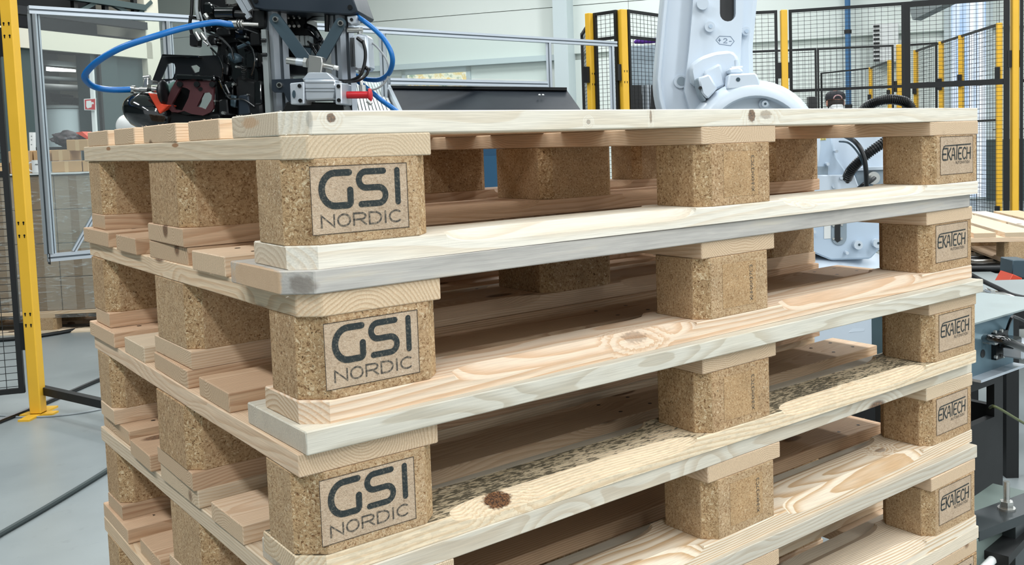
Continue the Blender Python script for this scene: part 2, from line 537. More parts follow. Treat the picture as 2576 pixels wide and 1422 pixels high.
def frame_strokes(mb, w, h, sw, f):
    ribbon(mb, [(0, 0), (w, 0), (w, h), (0, h), (0, 0)], sw, f)


def mesh_gsi():
    mb = MB(); w, h = .098, .0625
    mb.add([fy(EPS)(*p) for p in ((0, 0), (w, 0), (w, h), (0, h))], [(0, 1, 2, 3)])
    mb.cur = 1; f = fy(EPS * 2)
    letter(mb, 'G', .0105, .0255, .028, .0305, .0062, f); letter(mb, 'S', .0475, .0255, .027, .0305, .0058, f)
    letter(mb, 'I', .0855, .0255, .004, .0305, .0056, f)
    mb.cur = 2; line_text(mb, 'NORDIC', .009, .0065, .081, .0108, .0016, f, .3)
    mb.cur = 3; frame_strokes(mb, w, h, .0006, f)
    return mb.mesh('logo_print', [CHIP_PRINT, INK, INK2, INK3], smooth=False)


def mesh_eka():
    mb = MB(); w, h = .102, .0615
    mb.add([fy(EPS)(*p) for p in ((0, 0), (w, 0), (w, h), (0, h))], [(0, 1, 2, 3)])
    mb.cur = 1; f = fy(EPS * 2); x0, y0, hh, sl = .006, .024, .0185, .06
    for ch, x, cw in (('E', 0, .0125), ('K', .0155, .0095), ('A', .0275, .0110), ('E', .0490, .0098), ('C', .0620, .0105), ('H', .0758, .0108)):
        letter(mb, ch, x0 + x, y0, cw, hh, .0027, f, sl)
    ribbon(mb, [(x0 + .0435, y0), (x0 + .0450, y0 + hh + .004)], .0027, f)
    ribbon(mb, [(x0 + .0020, y0 + hh - .001), (x0 + .0045, y0 + hh + .0030), (x0 + .009, y0 + hh + .0042), (x0 + .0375, y0 + hh + .0046)], .0019, f)
    ribbon(mb, [(x0 + .0400, y0 + hh + .0046), (x0 + .0880, y0 + hh + .0056)], .0022, f)
    mb.cur = 2; line_text(mb, 'AUTOMATION', .046, .0165, .044, .0042, .0007, f, .35)
    mb.cur = 3; frame_strokes(mb, w, h, .0007, f)
    return mb.mesh('logo_print', [CHIP_PRINT, INK, INK2, INK3], smooth=False)


def mesh_serial():
    mb = MB()
    mb.add([fy(EPS)(*p) for p in ((.0, 0), (.066, 0), (.066, .058), (.0, .058))], [(0, 1, 2, 3)])
    mb.cur = 1; f0 = fy(EPS * 2)
    line_text(mb, 'XNHXM37C3', 0, 0, .047, .0052, .00075, lambda x, z: f0(.0585 - z, .005 + x), .32)
    return mb.mesh('serial_print', [CHIP_SOFT, INK2], smooth=False)


ME_GSI, ME_EKA, ME_SER = mesh_gsi(), mesh_eka(), mesh_serial()

# ------------------------------------------------------------------ pallets
T, BH = .022, .079
SX = [(0, .145), (.5275, .6725), (1.055, 1.2)]
BY = [(0, .1), (.3275, .4725), (.7, .8)]
DY = [(0, .145), (.18625, .28625), (.3275, .4725), (.51375, .61375), (.655, .8)]
NAILMAT = paint('nail_steel', (70, 62, 56), .5, .6)


def plank(L, w, th, mats, cut=(0, 0, 0, 0), nails=(), rough=.0, seed=0, warp=0.0):
    """sawn board, long axis X, centred; cut = corner chamfers (x-y-, x+y-, x+y+, x-y+)"""
    rd = random.Random(seed); hx, hy = L / 2, w / 2; o = []
    for (sx, sy, c) in ((-1, -1, cut[0]), (1, -1, cut[1]), (1, 1, cut[2]), (-1, 1, cut[3])):
        j = rd.uniform(-.0015, .0015)
        if c:
            a, b = (sx * (hx + j), sy * (hy - c)), (sx * (hx + j - c), sy * hy)
            o += [a, b] if (sx < 0) == (sy < 0) else [b, a]
        else: o.append((sx * (hx + j), sy * hy))
    mb = MB()
    mb.prism([(x, y, -th / 2) for x, y in o], (0, 0, th))
    me0 = MB(); me0.v, me0.f, me0.mi = mb.v, mb.f, mb.mi
    bm = bmesh.new()
    vs = [bm.verts.new(p) for p in mb.v]
    for f in mb.f: bm.faces.new([vs[i] for i in f])
    bmesh.ops.bevel(bm, geom=list(bm.edges), offset=.0011, segments=1, affect='EDGES', profile=.5)
    # ragged long edges: a few cross cuts with slight waver
    for k in range(1, 10):
        bmesh.ops.bisect_plane(bm, geom=bm.verts[:] + bm.edges[:] + bm.faces[:], plane_co=(-hx + L * k / 10, 0, 0), plane_no=(1, 0, 0))
    for v in bm.verts:
        s_ = math.sin(v.co.x * 7 + seed) * .0006 + math.sin(v.co.x * 23 + seed * 2) * .0004
        if abs(v.co.y) > hy - .003: v.co.y += s_ * (1 if v.co.y > 0 else -1)
        v.co.z += warp * ((v.co.x / hx) ** 2 - 1) * 0 + math.sin(v.co.x * 4 + seed) * .0003
    mm = MB(); bm.verts.index_update()
    mm.v = [tuple(v.co) for v in bm.verts]; mm.f = [tuple(v.index for v in f.verts) for f in bm.faces]; mm.mi = [0] * len(mm.f)
    bm.free()
    for k in range(16):                                  # loose fibres on the sawn ends
        sx = rd.choice((-1, 1)); y = rd.uniform(-hy, hy) * .97; z = rd.choice((-1, 1)) * th / 2; l = rd.uniform(.001, .0032); w_ = .0003
        d = Vector((sx * rd.uniform(.1, 1), rd.uniform(-.6, .6), (1 if z > 0 else -1) * rd.uniform(.0, .6) * .6)).normalized() * l
        p = Vector((sx * (hx - .001), y, z * .97)); q = Vector((0, w_, 0)); r = Vector((0, 0, w_))
        mm.add([p - q, p + q, p + r * 2, p + d], [(0, 1, 3), (1, 2, 3), (2, 0, 3), (0, 2, 1)])
    mm.cur = 1
    for (nx, ny) in nails:
        mm.add([(nx + .0034 * math.cos(a), ny + .0034 * math.sin(a), th / 2 + .0002) for a in [k * math.pi / 4 for k in range(8)]], [tuple(range(8))])
    return mm.mesh('board', [mats, NAILMAT], smooth=False)


def bottom_plank(L, w, th, mat, cut=(0, 0, 0, 0), seed=0):
    """runner board; both upper edges are planed off between the blocks, run-outs rounded"""
    hx, hy = L / 2, w / 2
    free = [(.145 + .012, .5275 - .012), (.6725 + .012, 1.055 - .012)]

    def s_at(X):
        for a, b in free:
            if a < X < b:
                k = min(X - a, b - X) / .055
                return 1.0 if k >= 1 else math.sqrt(max(0, 1 - (1 - k) ** 2))
        return 0.0
    xs = [0, .0011]
    if cut[0] or cut[3]: xs.append(.022)
    for a, b in free:
        xs += [a + .055 * k for k in (0, .04, .1, .2, .35, .55, .8, 1)] + [(a + b) / 2] + [b - .055 * k for k in (1, .8, .55, .35, .2, .1, .04, 0)]
    xs += [L - .0011, L]
    xs = sorted(set(xs)); mb = MB(); secs = []
    for X in xs:
        s = s_at(X); e = .0011 if (X in (0, L)) else 0
        c0 = max(0, cut[0] - X); c3 = max(0, cut[3] - X); c1 = max(0, cut[1] - (L - X)); c2 = max(0, cut[2] - (L - X))
        yf = -hy + max(c0, c1); yb = hy - max(c2, c3); j = math.sin(X * 9 + seed) * .0005
        secs.append([(X - hx, yf, -th / 2 + e), (X - hx, yb, -th / 2 + e),
                     (X - hx, yb + j, th / 2 - .0015 - s * .010), (X - hx, yb - .001 - s * .022, th / 2 - e),
                     (X - hx, yf + .001 + s * .025, th / 2 - e), (X - hx, yf + j, th / 2 - .0015 - s * .011)])
    vs = [p for s in secs for p in s]; n = 6; fs = []
    for i in range(len(secs) - 1):
        for k in range(n): fs.append((i * n + k, i * n + (k + 1) % n, (i + 1) * n + (k + 1) % n, (i + 1) * n + k))
    fs.append(tuple(range(n))); fs.append(tuple((len(secs) - 1) * n + k for k in range(n)))
    mb.add(vs, fs)
    return mb.mesh('runner', [mat], smooth=False)


def chip_mesh(wx, wy, ch, mat, seed):
    """pressed block with cut-off upright corners; ch = chamfer of (x-y-, x+y-, x+y+, x-y+)"""
    o = []
    for (sx, sy, c) in ((-1, -1, ch[0]), (1, -1, ch[1]), (1, 1, ch[2]), (-1, 1, ch[3])):
        a, b = (sx * wx / 2, sy * (wy / 2 - c)), (sx * (wx / 2 - c), sy * wy / 2)
        o += [a, b] if (sx < 0) == (sy < 0) else [b, a]
    mb = MB(); mb.prism([(x, y, -BH / 2) for x, y in o], (0, 0, BH))
    me = mb.mesh('chip', [mat, CHIP_ROUGH], smooth=False, bevel=.0008)
    for p in me.polygons:      # sawn-off corners are torn and coarser
        n = p.normal
        if abs(n.z) < .3 and min(abs(n.x), abs(n.y)) > .5 and p.area > 1e-4: p.material_index = 1
    return me


CHIP_ME = {}


def chip_for(i, j, k):
    key = (i, j, (k * 3 + i + j) % 2)
    if key not in CHIP_ME:
        wx = .145; wy = BY[j][1] - BY[j][0]; c = .017
        ch = [c, c, c, c]
        if i == 2: ch[1] = ch[2] = .004
        if i == 0 and j == 0: ch[0] = .024
        CHIP_ME[key] = chip_mesh(wx, wy, ch, CHIP[key[2]], 0)
    return CHIP_ME[key]


POSE = [(0, 0, 0), (.0005, .0074, .0097), (-.0055, .0009, -.0016), (.0006, .0059, .0137), (-.0079, -.0004, -.0015), (-.006, -.004, .004), (.003, .002, .006), (0, .004, .002)]
PLABEL = ['topmost pallet of the tall stack, clean pale deck boards', 'second pallet from the top of the tall stack, greyed front deck board',
          'third pallet from the top, black mould specks on its front runner', 'fourth pallet from the top of the tall stack',
          'fifth pallet from the top, white streaky grain on its front runner', 'sixth pallet from the top, at the lower edge of the photo',
          'seventh pallet from the top, low in the tall stack', 'lowest pallet of the tall stack, resting on the floor']

FRONT_DECK = {
    0: wood('top_deck_front', (234, 227, 211), (214, 197, 170), .0052, .5, rnd_knots=False, vary=.03,
            knots=((.041 - .6, -.0725, .004, .0045, .004, .0045, 1.0), (.347 - .6, -.0725, -.003, .003, .004, .003, .6), (.443 - .6, -.0725, .002, .002, .004, .008, .7),
                   (.623 - .6, -.0725, .002, .007, .005, .009, 1.0), (.651 - .6, -.0725, .003, .012, .005, .006, .5)),
            stains=((-.6, .02, .003, .01, .024, .006, (190, 140, 92), .5), (.021 - .6, -.07, .002, .003, .01, .009, (130, 130, 126), .45))),
    1: wood('second_deck_front', (222, 196, 160), (186, 146, 104), .0040, .7, grey=.78, rnd_knots=False, stains=((-.59, -.066, -.002, .022, .012, .010, (96, 82, 68), .55), (-.6, .0, .0, .004, .08, .02, (206, 168, 126), .75))),
    2: wood('third_deck_front', (232, 224, 204), (198, 182, 152), .0022, .8, grey=.3, rnd_knots=False),
    3: PINE_SOFTGREY, 4: PINE_SOFTGREY,
}
FRONT_RUNNER = {
    0: wood('top_runner', (240, 233, 218), (222, 203, 176), .006, .55, rnd_knots=False, vary=.03, knots=((.738 - .6, -.045, .008, .010, .006, .006, .6),)),
    1: wood('second_runner', (238, 218, 194), (212, 172, 134), .0052, .8, rnd_knots=False, vary=.03, knots=((.421 - .6, -.036, .011, .020, .011, .02, .55),)),
    2: wood('mouldy_runner', (240, 222, 192), (212, 178, 136), .0042, .6, rnd_knots=False, vary=.03, mould=True,
            knots=((.223 - .6, -.035, .008, .017, .012, .02, 1.4), (.871 - .6, .0, .011, .02, .012, .02, .6))),
    3: wood('fourth_runner', (242, 228, 206), (206, 172, 132), .0036, 1.0, rnd_knots=False, vary=.03, knots=((.995 - .6, 0, .011, .012, .008, .01, .7),)),
    4: wood('fifth_runner', (242, 230, 210), (210, 178, 140), .0040, 1.0, rnd_knots=False, vary=.03),
}


TOP_STRINGER = wood('top_left_stringer', (228, 210, 182), (202, 176, 142), .0036, .5, rnd_knots=False, vary=.03, stains=((.245, .0725, .007, .012, .01, .003, (150, 96, 50), .8), (-.065, .0725, .007, .014, .01, .0026, (150, 96, 50), .8)))


def build_pallet(k, root=None):
    px, py, rz = POSE[k]
    rd = random.Random(100 + k)
    root = empty('wooden_pallet', (.6 + px, .4 + py, STACK_H - STEP * (k + 1)), 0, PLABEL[k], 'pallet', 'pallets of the tall stack')
    root.rotation_euler = (0, 0, rz)
    first = k == 0
    pick = lambda: rd.choice(PINE)
    # runners (bottom boards)
    for j, (a, b) in enumerate(BY):
        c = .020
        cut = (c, 0, 0, 0) if j == 0 else ((0, 0, 0, c) if j == 2 else (0, 0, 0, 0))
        mat = FRONT_RUNNER.get(k, PINE[3]) if j == 0 else rd.choice(INNER_SHADE)
        me = bottom_plank(1.2, b - a, T, mat, cut, k * 10 + j)
        place(me, 'bottom_board', root, (0, (a + b) / 2 - .4, T / 2))
    # chip blocks
    for i, (xa, xb) in enumerate(SX):
        for j, (ya, yb) in enumerate(BY):
            o = place(chip_for(i, j, k), 'chip_block', root, ((xa + xb) / 2 - .6 + rd.uniform(-.002, .002), (ya + yb) / 2 - .4, T + BH / 2))
            if j == 0:
                off = -(yb - ya) / 2
                if i == 0: place(ME_GSI, 'logo_print', o, (.018 - .0725, off, -.030))
                elif i == 1: place(ME_SER, 'serial_print', o, (.0385 - .0725, off, -.029))
                else: place(ME_EKA, 'logo_print', o, (.0265 - .0725, off, -.0245))
    # stringers
    for i, (a, b) in enumerate(SX):
        c = .018
        cut = (0, 0, 0, 0)
        if i == 0 and k in (0, 1): cut = (0, 0, 0, c)      # local x runs to world +y, local +y to world -x
        me = plank(.8, b - a, T, TOP_STRINGER if (k == 0 and i == 0) else (pick() if i != 1 else INNER_SHADE[2]), cut, seed=k * 20 + i)
        place(me, 'stringer_board', root, ((a + b) / 2 - .6 + rd.uniform(-.001, .001), 0, T + BH + T / 2), (0, 0, math.pi / 2))
    # deck
    for j, (a, b) in enumerate(DY):
        c = .022 if first else 0
        cut = (c, 0, 0, 0) if j == 0 else ((0, 0, 0, c) if j == 4 else (0, 0, 0, 0))
        mat = FRONT_DECK.get(k, pick()) if j == 0 else (rd.choice(INNER_SHADE + PINE[:1]) if k else pick())
        nails = [(X - .6 + dx, dy) for X in (.0725, .6, 1.1275) for dx in (-.03, .03) for dy in (((-.04, .04)) if b - a > .12 else (-.025, .025))]
        sh = (0, 0)
        if not first: sh = (rd.uniform(-.006, .006), rd.uniform(-.004, .004) if 0 < j < 4 else 0)
        if k == 1 and j == 0: sh = (-.012, -.004); cut = (.024, 0, 0, 0)
        if k == 2 and j == 0: sh = (.004, -.010)
        me = plank(1.2, b - a, T, mat, cut, nails, seed=k * 30 + j)
        place(me, 'deck_board', root, (sh[0], (a + b) / 2 - .4 + sh[1], T + BH + T + T / 2))
    return root


for k in range(8): build_pallet(k)

# ------------------------------------------------------------------ materials of the hall and machines
ALU = paint('aluminium', (196, 204, 212), .38, .55, .05)
ALU_DARK = paint('aluminium_groove', (112, 122, 130), .5, .4, .05)
STEEL = paint('bright_steel', (190, 190, 186), .28, .85, .08)
BLACK = paint('black_plastic', (10, 11, 13), .34, 0, .2)
BLACK_GLOSS = paint('black_gloss', (8, 9, 11), .12, 0, .1, coat=.6)
BLACK_MATT = paint('black_powder_coat', (13, 15, 16), .55, 0, .15)
YELLOW = paint('yellow_post', (234, 182, 52), .45, 0, .05)
NAVY = paint('dark_blue_plate', (32, 43, 54), .4, .2, .1)
SLATE = paint('slate_link', (58, 76, 86), .42, .3, .08)
MAROON = paint('maroon_plate', (64, 25, 29), .5, 0, .15)
ORANGE = paint('orange_red', (206, 66, 36), .5, 0, .08)
RED = paint('red_rod', (196, 30, 42), .35, 0, .06)
BLUE_HOSE = paint('blue_hose', (8, 104, 178), .35, 0, .08)
GREY_HOSE = paint('grey_hose', (150, 156, 158), .45, 0, .05)
TEAL = paint('teal_drum', (96, 128, 120), .5, 0, .1)
ROBOT = paint('robot_white', (202, 213, 224), .32, 0, .03, 4)
ROBOT2 = paint('robot_panel', (184, 201, 218), .38, 0, .04, 4)
ROBOT_GREY = paint('robot_recess', (140, 154, 164), .5, 0, .06)
CREAM = paint('cream_paint', (214, 210, 192), .6, 0, .05, 2)
DGREEN = paint('grey_green_wall', (62, 78, 78), .6, 0, .10, 2)
DDARK = paint('dark_storage', (20, 23, 26), .7, 0, .3, 2)
GREY_MID = paint('mid_grey', (134, 142, 142), .6, 0, .1)
WALLMAT = paint('white_wall_panel', (224, 231, 225), .55, 0, .025, .6)
PILASTER = paint('pale_column', (196, 208, 210), .55, 0, .03, 1)
WHITE = paint('white_paint', (226, 228, 226), .4, 0, .03)
CARD = paint('brown_cardboard', (186, 150, 108), .8, 0, .08, 14)
CARD2 = paint('dull_cardboard', (150, 134, 112), .85, 0, .12, 14)
GLASS = NT('clear_sheet')
_tr = GLASS.n('ShaderNodeBsdfTransparent'); _tr.inputs[0].default_value = (.95, .985, .98, 1)
_gl = GLASS.n('ShaderNodeBsdfGlossy'); _gl.inputs[1].default_value = .03
_mx = GLASS.n('ShaderNodeMixShader'); _mx.inputs[0].default_value = .055
GLASS.l(_tr.outputs[0], _mx.inputs[1]); GLASS.l(_gl.outputs[0], _mx.inputs[2]); GLASS.l(_mx.outputs[0], GLASS.out.inputs[0]); GLASS = GLASS.m
_f = NT('stretch_film'); _v = _f.obj()
_w = _f.noise(_f.vec('MULTIPLY', _v, (3, 3, 14)), 3.0, 5, .65, dist=1.5)
_f.bump(_w, .8, .02)
_t = _f.n('ShaderNodeBsdfTransparent'); _m = _f.n('ShaderNodeMixShader')
_f.fin(lin(214, 220, 216), .16, 0, .7)
_f.l(_f.math('MULTIPLY_ADD', _f.step(_w, .5, .72), .4, .12), _m.inputs[0])
_f.l(_t.outputs[0], _m.inputs[1]); _f.l(_f.p.outputs[0], _m.inputs[2]); _f.l(_m.outputs[0], _f.out.inputs[0]); FILM = _f.m
_t = NT('window_view'); _v = _t.obj()
_c = _t.ramp(_t.noise(_v, 5, 4, .6), [(.30, lin(120, 150, 130)), (.45, lin(236, 238, 214)), (.55, lin(222, 200, 130)), (.68, lin(236, 246, 250))])
VIEW = _t.fin((0, 0, 0), .3, emit=_c, estr=1.0)
_t = NT('bright_strip_door'); _v = _t.obj()
_c = _t.ramp(_t.noise(_t.vec('MULTIPLY', _v, (9, 1, .3)), 1.0, 2), [(.35, lin(150, 190, 232)), (.6, lin(240, 248, 255))])
STRIPGLOW = _t.fin((0, 0, 0), .3, emit=_c, estr=1.0)
_t = NT('lamp_glow'); GLOW = _t.fin((1, 1, 1), .5, emit=(1, 1, 1), estr=3.0)


# ------------------------------------------------------------------ placing helpers
YAW = math.atan2(RR.y, RR.x)


class Rig:
    """A thing faced towards the photographer: local x to the right, y away, z up."""
    def __init__(s, name, u, v, d, label, cat, group=None, base=True):
        s.d = d; loc = at(u, v, d)
        if base: loc.z = 0
        s.o = empty(name, loc, YAW, label, cat, group)
        s.inv = Matrix.LocRotScale(loc, Euler((0, 0, YAW)), None).inverted()
        s.px = d / FPX

    def p(s, u, v, dd=0.0): return s.inv @ at(u, v, s.d + dd)
    def w(s, q): return s.inv @ Vector(q)

    def slab(s, pts, d0, d1, name, mat, bevel=0.0, parent=None, mb=None):
        """outline given in photo pixels, standing d0..d1 metres behind the rig plane"""
        m_ = mb or MB()
        a = [s.p(u, v, d0) for u, v in pts]
        m_.prism(a, (0, d1 - d0, 0))
        return m_ if mb is not None else m_.build(name, mat, parent or s.o, bevel=bevel)

    def plate(s, pts, holes, d0, d1, name, mat, parent=None):
        """flat plate with cutouts"""
        from mathutils.geometry import delaunay_2d_cdt
        loops = [list(pts)] + [list(h) for h in holes]; vs = []; es = []
        for lp in loops:
            n0 = len(vs); vs += [Vector(q) for q in lp]; es += [(n0 + i, n0 + (i + 1) % len(lp)) for i in range(len(lp))]
        ov, _, of, _, _, _ = delaunay_2d_cdt(vs, es, [], 0, 1e-4)

        def inside(p, lp):
            r = False; n = len(lp)
            for i in range(n):
                (x0, y0), (x1, y1) = lp[i], lp[(i + 1) % n]
                if (y0 > p.y) != (y1 > p.y) and p.x < (x1 - x0) * (p.y - y0) / (y1 - y0) + x0: r = not r
            return r
        mb = MB(); front = [s.p(q.x, q.y, d0) for q in ov]; n = len(front); off = Vector((0, d1 - d0, 0)); tris = []
        for f in of:
            c = sum((ov[i] for i in f), Vector((0, 0))) / len(f)
            if inside(c, loops[0]) and not any(inside(c, h) for h in loops[1:]): tris.append(tuple(f))
        cnt = {}
        for f in tris:
            for i in range(len(f)): e = (f[i], f[(i + 1) % len(f)]); cnt[tuple(sorted(e))] = cnt.get(tuple(sorted(e)), 0) + 1
        fs = tris + [tuple(i + n for i in reversed(f)) for f in tris] + [(a, b, b + n, a + n) for (a, b), k in cnt.items() if k == 1]
        mb.add(front + [p + off for p in front], fs)
        return mb.build(name, mat, parent or s.o, smooth=False)

    def tube(s, pts, rpx, name, mat, n=10, sm=8, parent=None):
        return MB().tube(smooth_path([s.p(*q) for q in pts], sm), rpx * s.px, n).build(name, mat, parent or s.o)

    def rod(s, a, b, rpx, name, mat, n=18, r2=None, parent=None):
        return MB().cyl(s.p(*a), s.p(*b), rpx * s.px, n, None if r2 is None else r2 * s.px).build(name, mat, parent or s.o)

    def knob(s, u, v, rpx, d0, d1, name, mat, parent=None, n=18, mb=None):
        m_ = mb or MB(); a = s.p(u, v, d0); m_.cyl(a, a + Vector((0, d1 - d0, 0)), rpx * s.px, n)
        return m_ if mb is not None else m_.build(name, mat, parent or s.o)


def circ(u, v, ru, rv=None, n=16, a0=0):
    rv = ru if rv is None else rv
    return [(u + ru * math.cos(a0 + 2 * math.pi * k / n), v + rv * math.sin(a0 + 2 * math.pi * k / n)) for k in range(n)]


def stadium(a, b, r, n=8):
    """rounded bar outline between two pixels"""
    a, b = Vector(a), Vector(b); d = (b - a).normalized(); t0 = math.atan2(d.y, d.x); o = []
    for c, s0 in ((b, -.5), (a, .5)):
        for k in range(n + 1):
            t_ = t0 + math.pi * (s0 + k / n); o.append((c.x + r * math.cos(t_), c.y + r * math.sin(t_)))
    return o


def vplane(u, v, P, Q):
    """point of the upright plane through P and Q seen at pixel (u, v)"""
    n = Vector((Q.y - P.y, P.x - Q.x, 0)); r = RR * ((u - CX) / FPX) + RD * ((v - CY) / FPX) + RF
    return CAM_C + r * ((P - CAM_C).dot(n) / r.dot(n))


def tslot(mb, a, b, w, up=(0, 0, 1), gmat=1):
    """slotted extrusion: square bar with a groove in every side"""
    a, b = Vector(a), Vector(b); d = (b - a).normalized(); u = Vector(up)
    if abs(d.dot(u)) > .9: u = Vector((RF.x, RF.y, 0)).normalized() if abs(up[2]) > .5 else u
    r = d.cross(u).normalized(); u = r.cross(d); h = w / 2; g = w * .11; dp = w * .16
    sec = [(-h, -h), (-g, -h), (-g, -h + dp), (g, -h + dp), (g, -h), (h, -h), (h, -g), (h - dp, -g), (h - dp, g), (h, g), (h, h), (g, h), (g, h - dp), (-g, h - dp), (-g, h), (-h, h), (-h, g), (-h + dp, g), (-h + dp, -g), (-h, -g)]
    n = len(sec); vs = [a + r * x + u * y for x, y in sec] + [b + r * x + u * y for x, y in sec]
    s0 = mb.cur
    for i in range(n):
        mb.cur = gmat if (i % 5) in (1, 2, 3) else 0
        k = len(mb.v); mb.add([vs[i], vs[(i + 1) % n], vs[n + (i + 1) % n], vs[n + i]], [(0, 1, 2, 3)])
    mb.cur = 0; mb.add(vs[:n], [tuple(range(n))]); mb.add(vs[n:], [tuple(range(n))]); mb.cur = s0


# ------------------------------------------------------------------ hall shell
t = NT('epoxy_floor'); v_ = t.obj()
n1 = t.noise(v_, .7, 5, .6); n2 = t.noise(v_, 14, 4, .65)
c_ = t.mix(t.step(n1, .35, .7), lin(128, 136, 138), lin(150, 157, 157))
c_ = t.mix(t.math('MULTIPLY', t.step(n2, .58, .75), .25), c_, lin(104, 110, 110))
t.bump(n2, .06, .002)
FLOORMAT = t.fin(c_, t.math('MULTIPLY_ADD', n1, .25, .22), 0, .45)
tag(MB().box((-7, -7, -.12), (22, 28, 0)).build('floor', FLOORMAT, smooth=False), kind='structure')

tag(MB().box((-7.3, -7, 0), (-7, 28, 5.75)).build('wall_light_block', DGREEN, smooth=False), kind='structure')  # unseen wall added to block light from the left
WA, WB = at(362, 300, 20.5), at(2576, 300, 14.7); WA.z = WB.z = 0
WL = (WB - WA).length; wang = math.atan2(WB.y - WA.y, WB.x - WA.x)
wall = empty('wall_back', WA, wang, kind='structure')
winv = Matrix.LocRotScale(WA, Euler((0, 0, wang)), None).inverted()


def wx(u, v=200): return winv @ vplane(u, v, WA, WB)


x_w0, x_w1 = wx(1012).x, wx(1184).x
z_led = wx(1300, 152).z; z_seam = wx(1200, 34).z
xs = [-7 + 6 * k for k in range(6)]
for i in range(5):
    for (z0, z1, y0) in ((0, 1.1, .03), (1.1, z_led - .05, .03), (z_led + .05, z_seam, 0), (z_seam, z_seam + 1.25, 0), (z_seam + 1.25, 5.6, 0)):
        spans = [(xs[i] + .004, xs[i + 1] - .004)]
        if z0 == 1.1:
            out = []
            for a, b in spans:
                for c, d in ((a, min(b, x_w0)), (max(a, x_w1), b)):
                    if d - c > .05: out.append((c, d))
            spans = out
        for a, b in spans:
            MB().box((a, y0, z0 + .006), (b, y0 + .2, z1 - .006)).build('wall_panel', WALLMAT, wall, smooth=False)
MB().box((-7, .12, 0), (23, .3, 5.6)).build('wall_core', WALLMAT, wall, smooth=False)
MB().box((-7, -.14, z_led - .05), (wx(1414).x, .12, z_led + .05)).build('ledge', PILASTER, wall, smooth=False)
w1 = empty('window_1', wall.matrix_world.translation if False else WA, wang, kind='structure')
MB().box((x_w0, .06, 1.1), (x_w1, .1, z_led - .05)).build('pane', VIEW, w1, smooth=False)
mb = MB()
for a, b in ((x_w0, x_w0 + .08), (x_w1 - .08, x_w1)): mb.box((a, -.02, 1.1), (b, .08, z_led - .05))
mb.box((x_w0, -.02, z_led - .15), (x_w1, .08, z_led - .05)); mb.box((x_w0, -.04, 1.05), (x_w1, .08, 1.14))
mb.build('window_frame', PILASTER, w1, smooth=False)
mb = MB(); xa, xb = wx(1412).x, wx(1447).x
mb.box((xa, -.32, 0), (xb, .05, 5.6)); tag(mb.build('trim_1', PILASTER, smooth=False), kind='structure').matrix_world = wall_m = Matrix.LocRotScale(WA, Euler((0, 0, wang)), None)
# bright strip door at the far end
w2 = empty('window_2', WA, wang, kind='structure')
xa, xb = wx(2392).x, wx(2476).x
mb = MB(); nst = 7
for k in range(nst):
    a = xa + (xb - xa) * k / nst; MB().box((a + .01, -.03 - .02 * (k % 2), .05), (a + (xb - xa) / nst + .03, -.015 - .02 * (k % 2), 3.6)).build('pane', STRIPGLOW, w2, smooth=False)
mb.box((xa - .1, -.12, 3.6), (xb + .1, .02, 3.75)); mb.box((xa - .1, -.08, 0), (xa, .02, 3.6)); mb.box((xb + .02, -.08, 0), (xb + .12, .02, 3.6))
mb.build('door_frame', PILASTER, w2, smooth=False)
# lower right grey-green wainscot unit
MB().box((wx(2480).x, -.25, 0), (20, 0, .95)).build('wainscot', DGREEN, wall, smooth=False)

ceil = tag(MB().box((-7, -7, 5.6), (22, 28, 5.75)).build('ceiling', WALLMAT, smooth=False), kind='structure')
lampproto = None
for i, (lx, ly) in enumerate(LAMPS):
    if lampproto is None:
        l = empty('unseen_ceiling_lamp', (lx, ly, LAMP_Z)); lampproto = l
        MB().box((-.24, -1.25, .03), (.24, 1.25, .16)).build('housing', WHITE, l, smooth=False)
        MB().box((-.2, -1.2, .012), (.2, 1.2, .03)).build('diffuser', GLOW, l, smooth=False)
        MB().bar((0, -.9, .16), (0, -.9, .4), .02, .02).build('hanger', BLACK, l); MB().bar((0, .9, .16), (0, .9, .4), .02, .02).build('hanger', BLACK, l)
    else:
        l = copy_tree(lampproto); l.location = (lx, ly, LAMP_Z)
    tag(l, 'unseen long white ceiling lamp above the hall floor', 'lamp', 'ceiling lamps of the hall')

# left side: storage gallery over a grey-green wall
LA, LB = at(-120, 300, 10.6), at(372, 300, 13.2); LA.z = LB.z = 0
lang = math.atan2(LB.y - LA.y, LB.x - LA.x); LL = (LB - LA).length
lm = Matrix.LocRotScale(LA, Euler((0, 0, lang)), None); linv = lm.inverted()


def lx_(u, v=250): return linv @ vplane(u, v, LA, LB)


lw = empty('wall_left', LA, lang, kind='structure')
z0f, z1f = lx_(372, 149).z, lx_(372, 107).z
o0, o1 = lx_(104).x, lx_(234).x
MB().box((-3, 0, 0), (o0, .25, z0f)).build('wall_panel', DGREEN, lw, smooth=False)
MB().box((o1, 0, 0), (lx_(300).x, .25, z0f)).build('wall_panel', DGREEN, lw, smooth=False)
MB().box((lx_(301).x, .04, 0), (LL, .25, z0f)).build('wall_panel', DGREEN, lw, smooth=False)
MB().box((lx_(247).x, -.05, 0), (lx_(252).x, 0, z0f)).build('wall_batten', BLACK_MATT, lw, smooth=False)
MB().box((-3, -.06, z0f), (LL + .1, .3, z1f)).build('fascia', CREAM, lw, smooth=False)
MB().box((o0, .02, lx_(170, 130).z), (o1, .3, z0f)).build('lintel', DGREEN, lw, smooth=False)
MB().box((-3, 1.6, 0), (LL, 1.7, 5.6)).build('recess_back', GREY_MID, lw, smooth=False)
MB().box((LL, -.06, 0), (LL + .25, 3.8, 5.6)).build('return_wall', CREAM, lw, smooth=False)
mb = MB(); zt = z1f
mb.box((-3, .1, zt), (LL, 1.5, zt + .05)); mb.build('gallery_floor', DDARK, lw, smooth=False)
MB().box((-3, .6, zt), (LL - .2, .7, 5.6)).build('gallery_back', DDARK, lw, smooth=False)
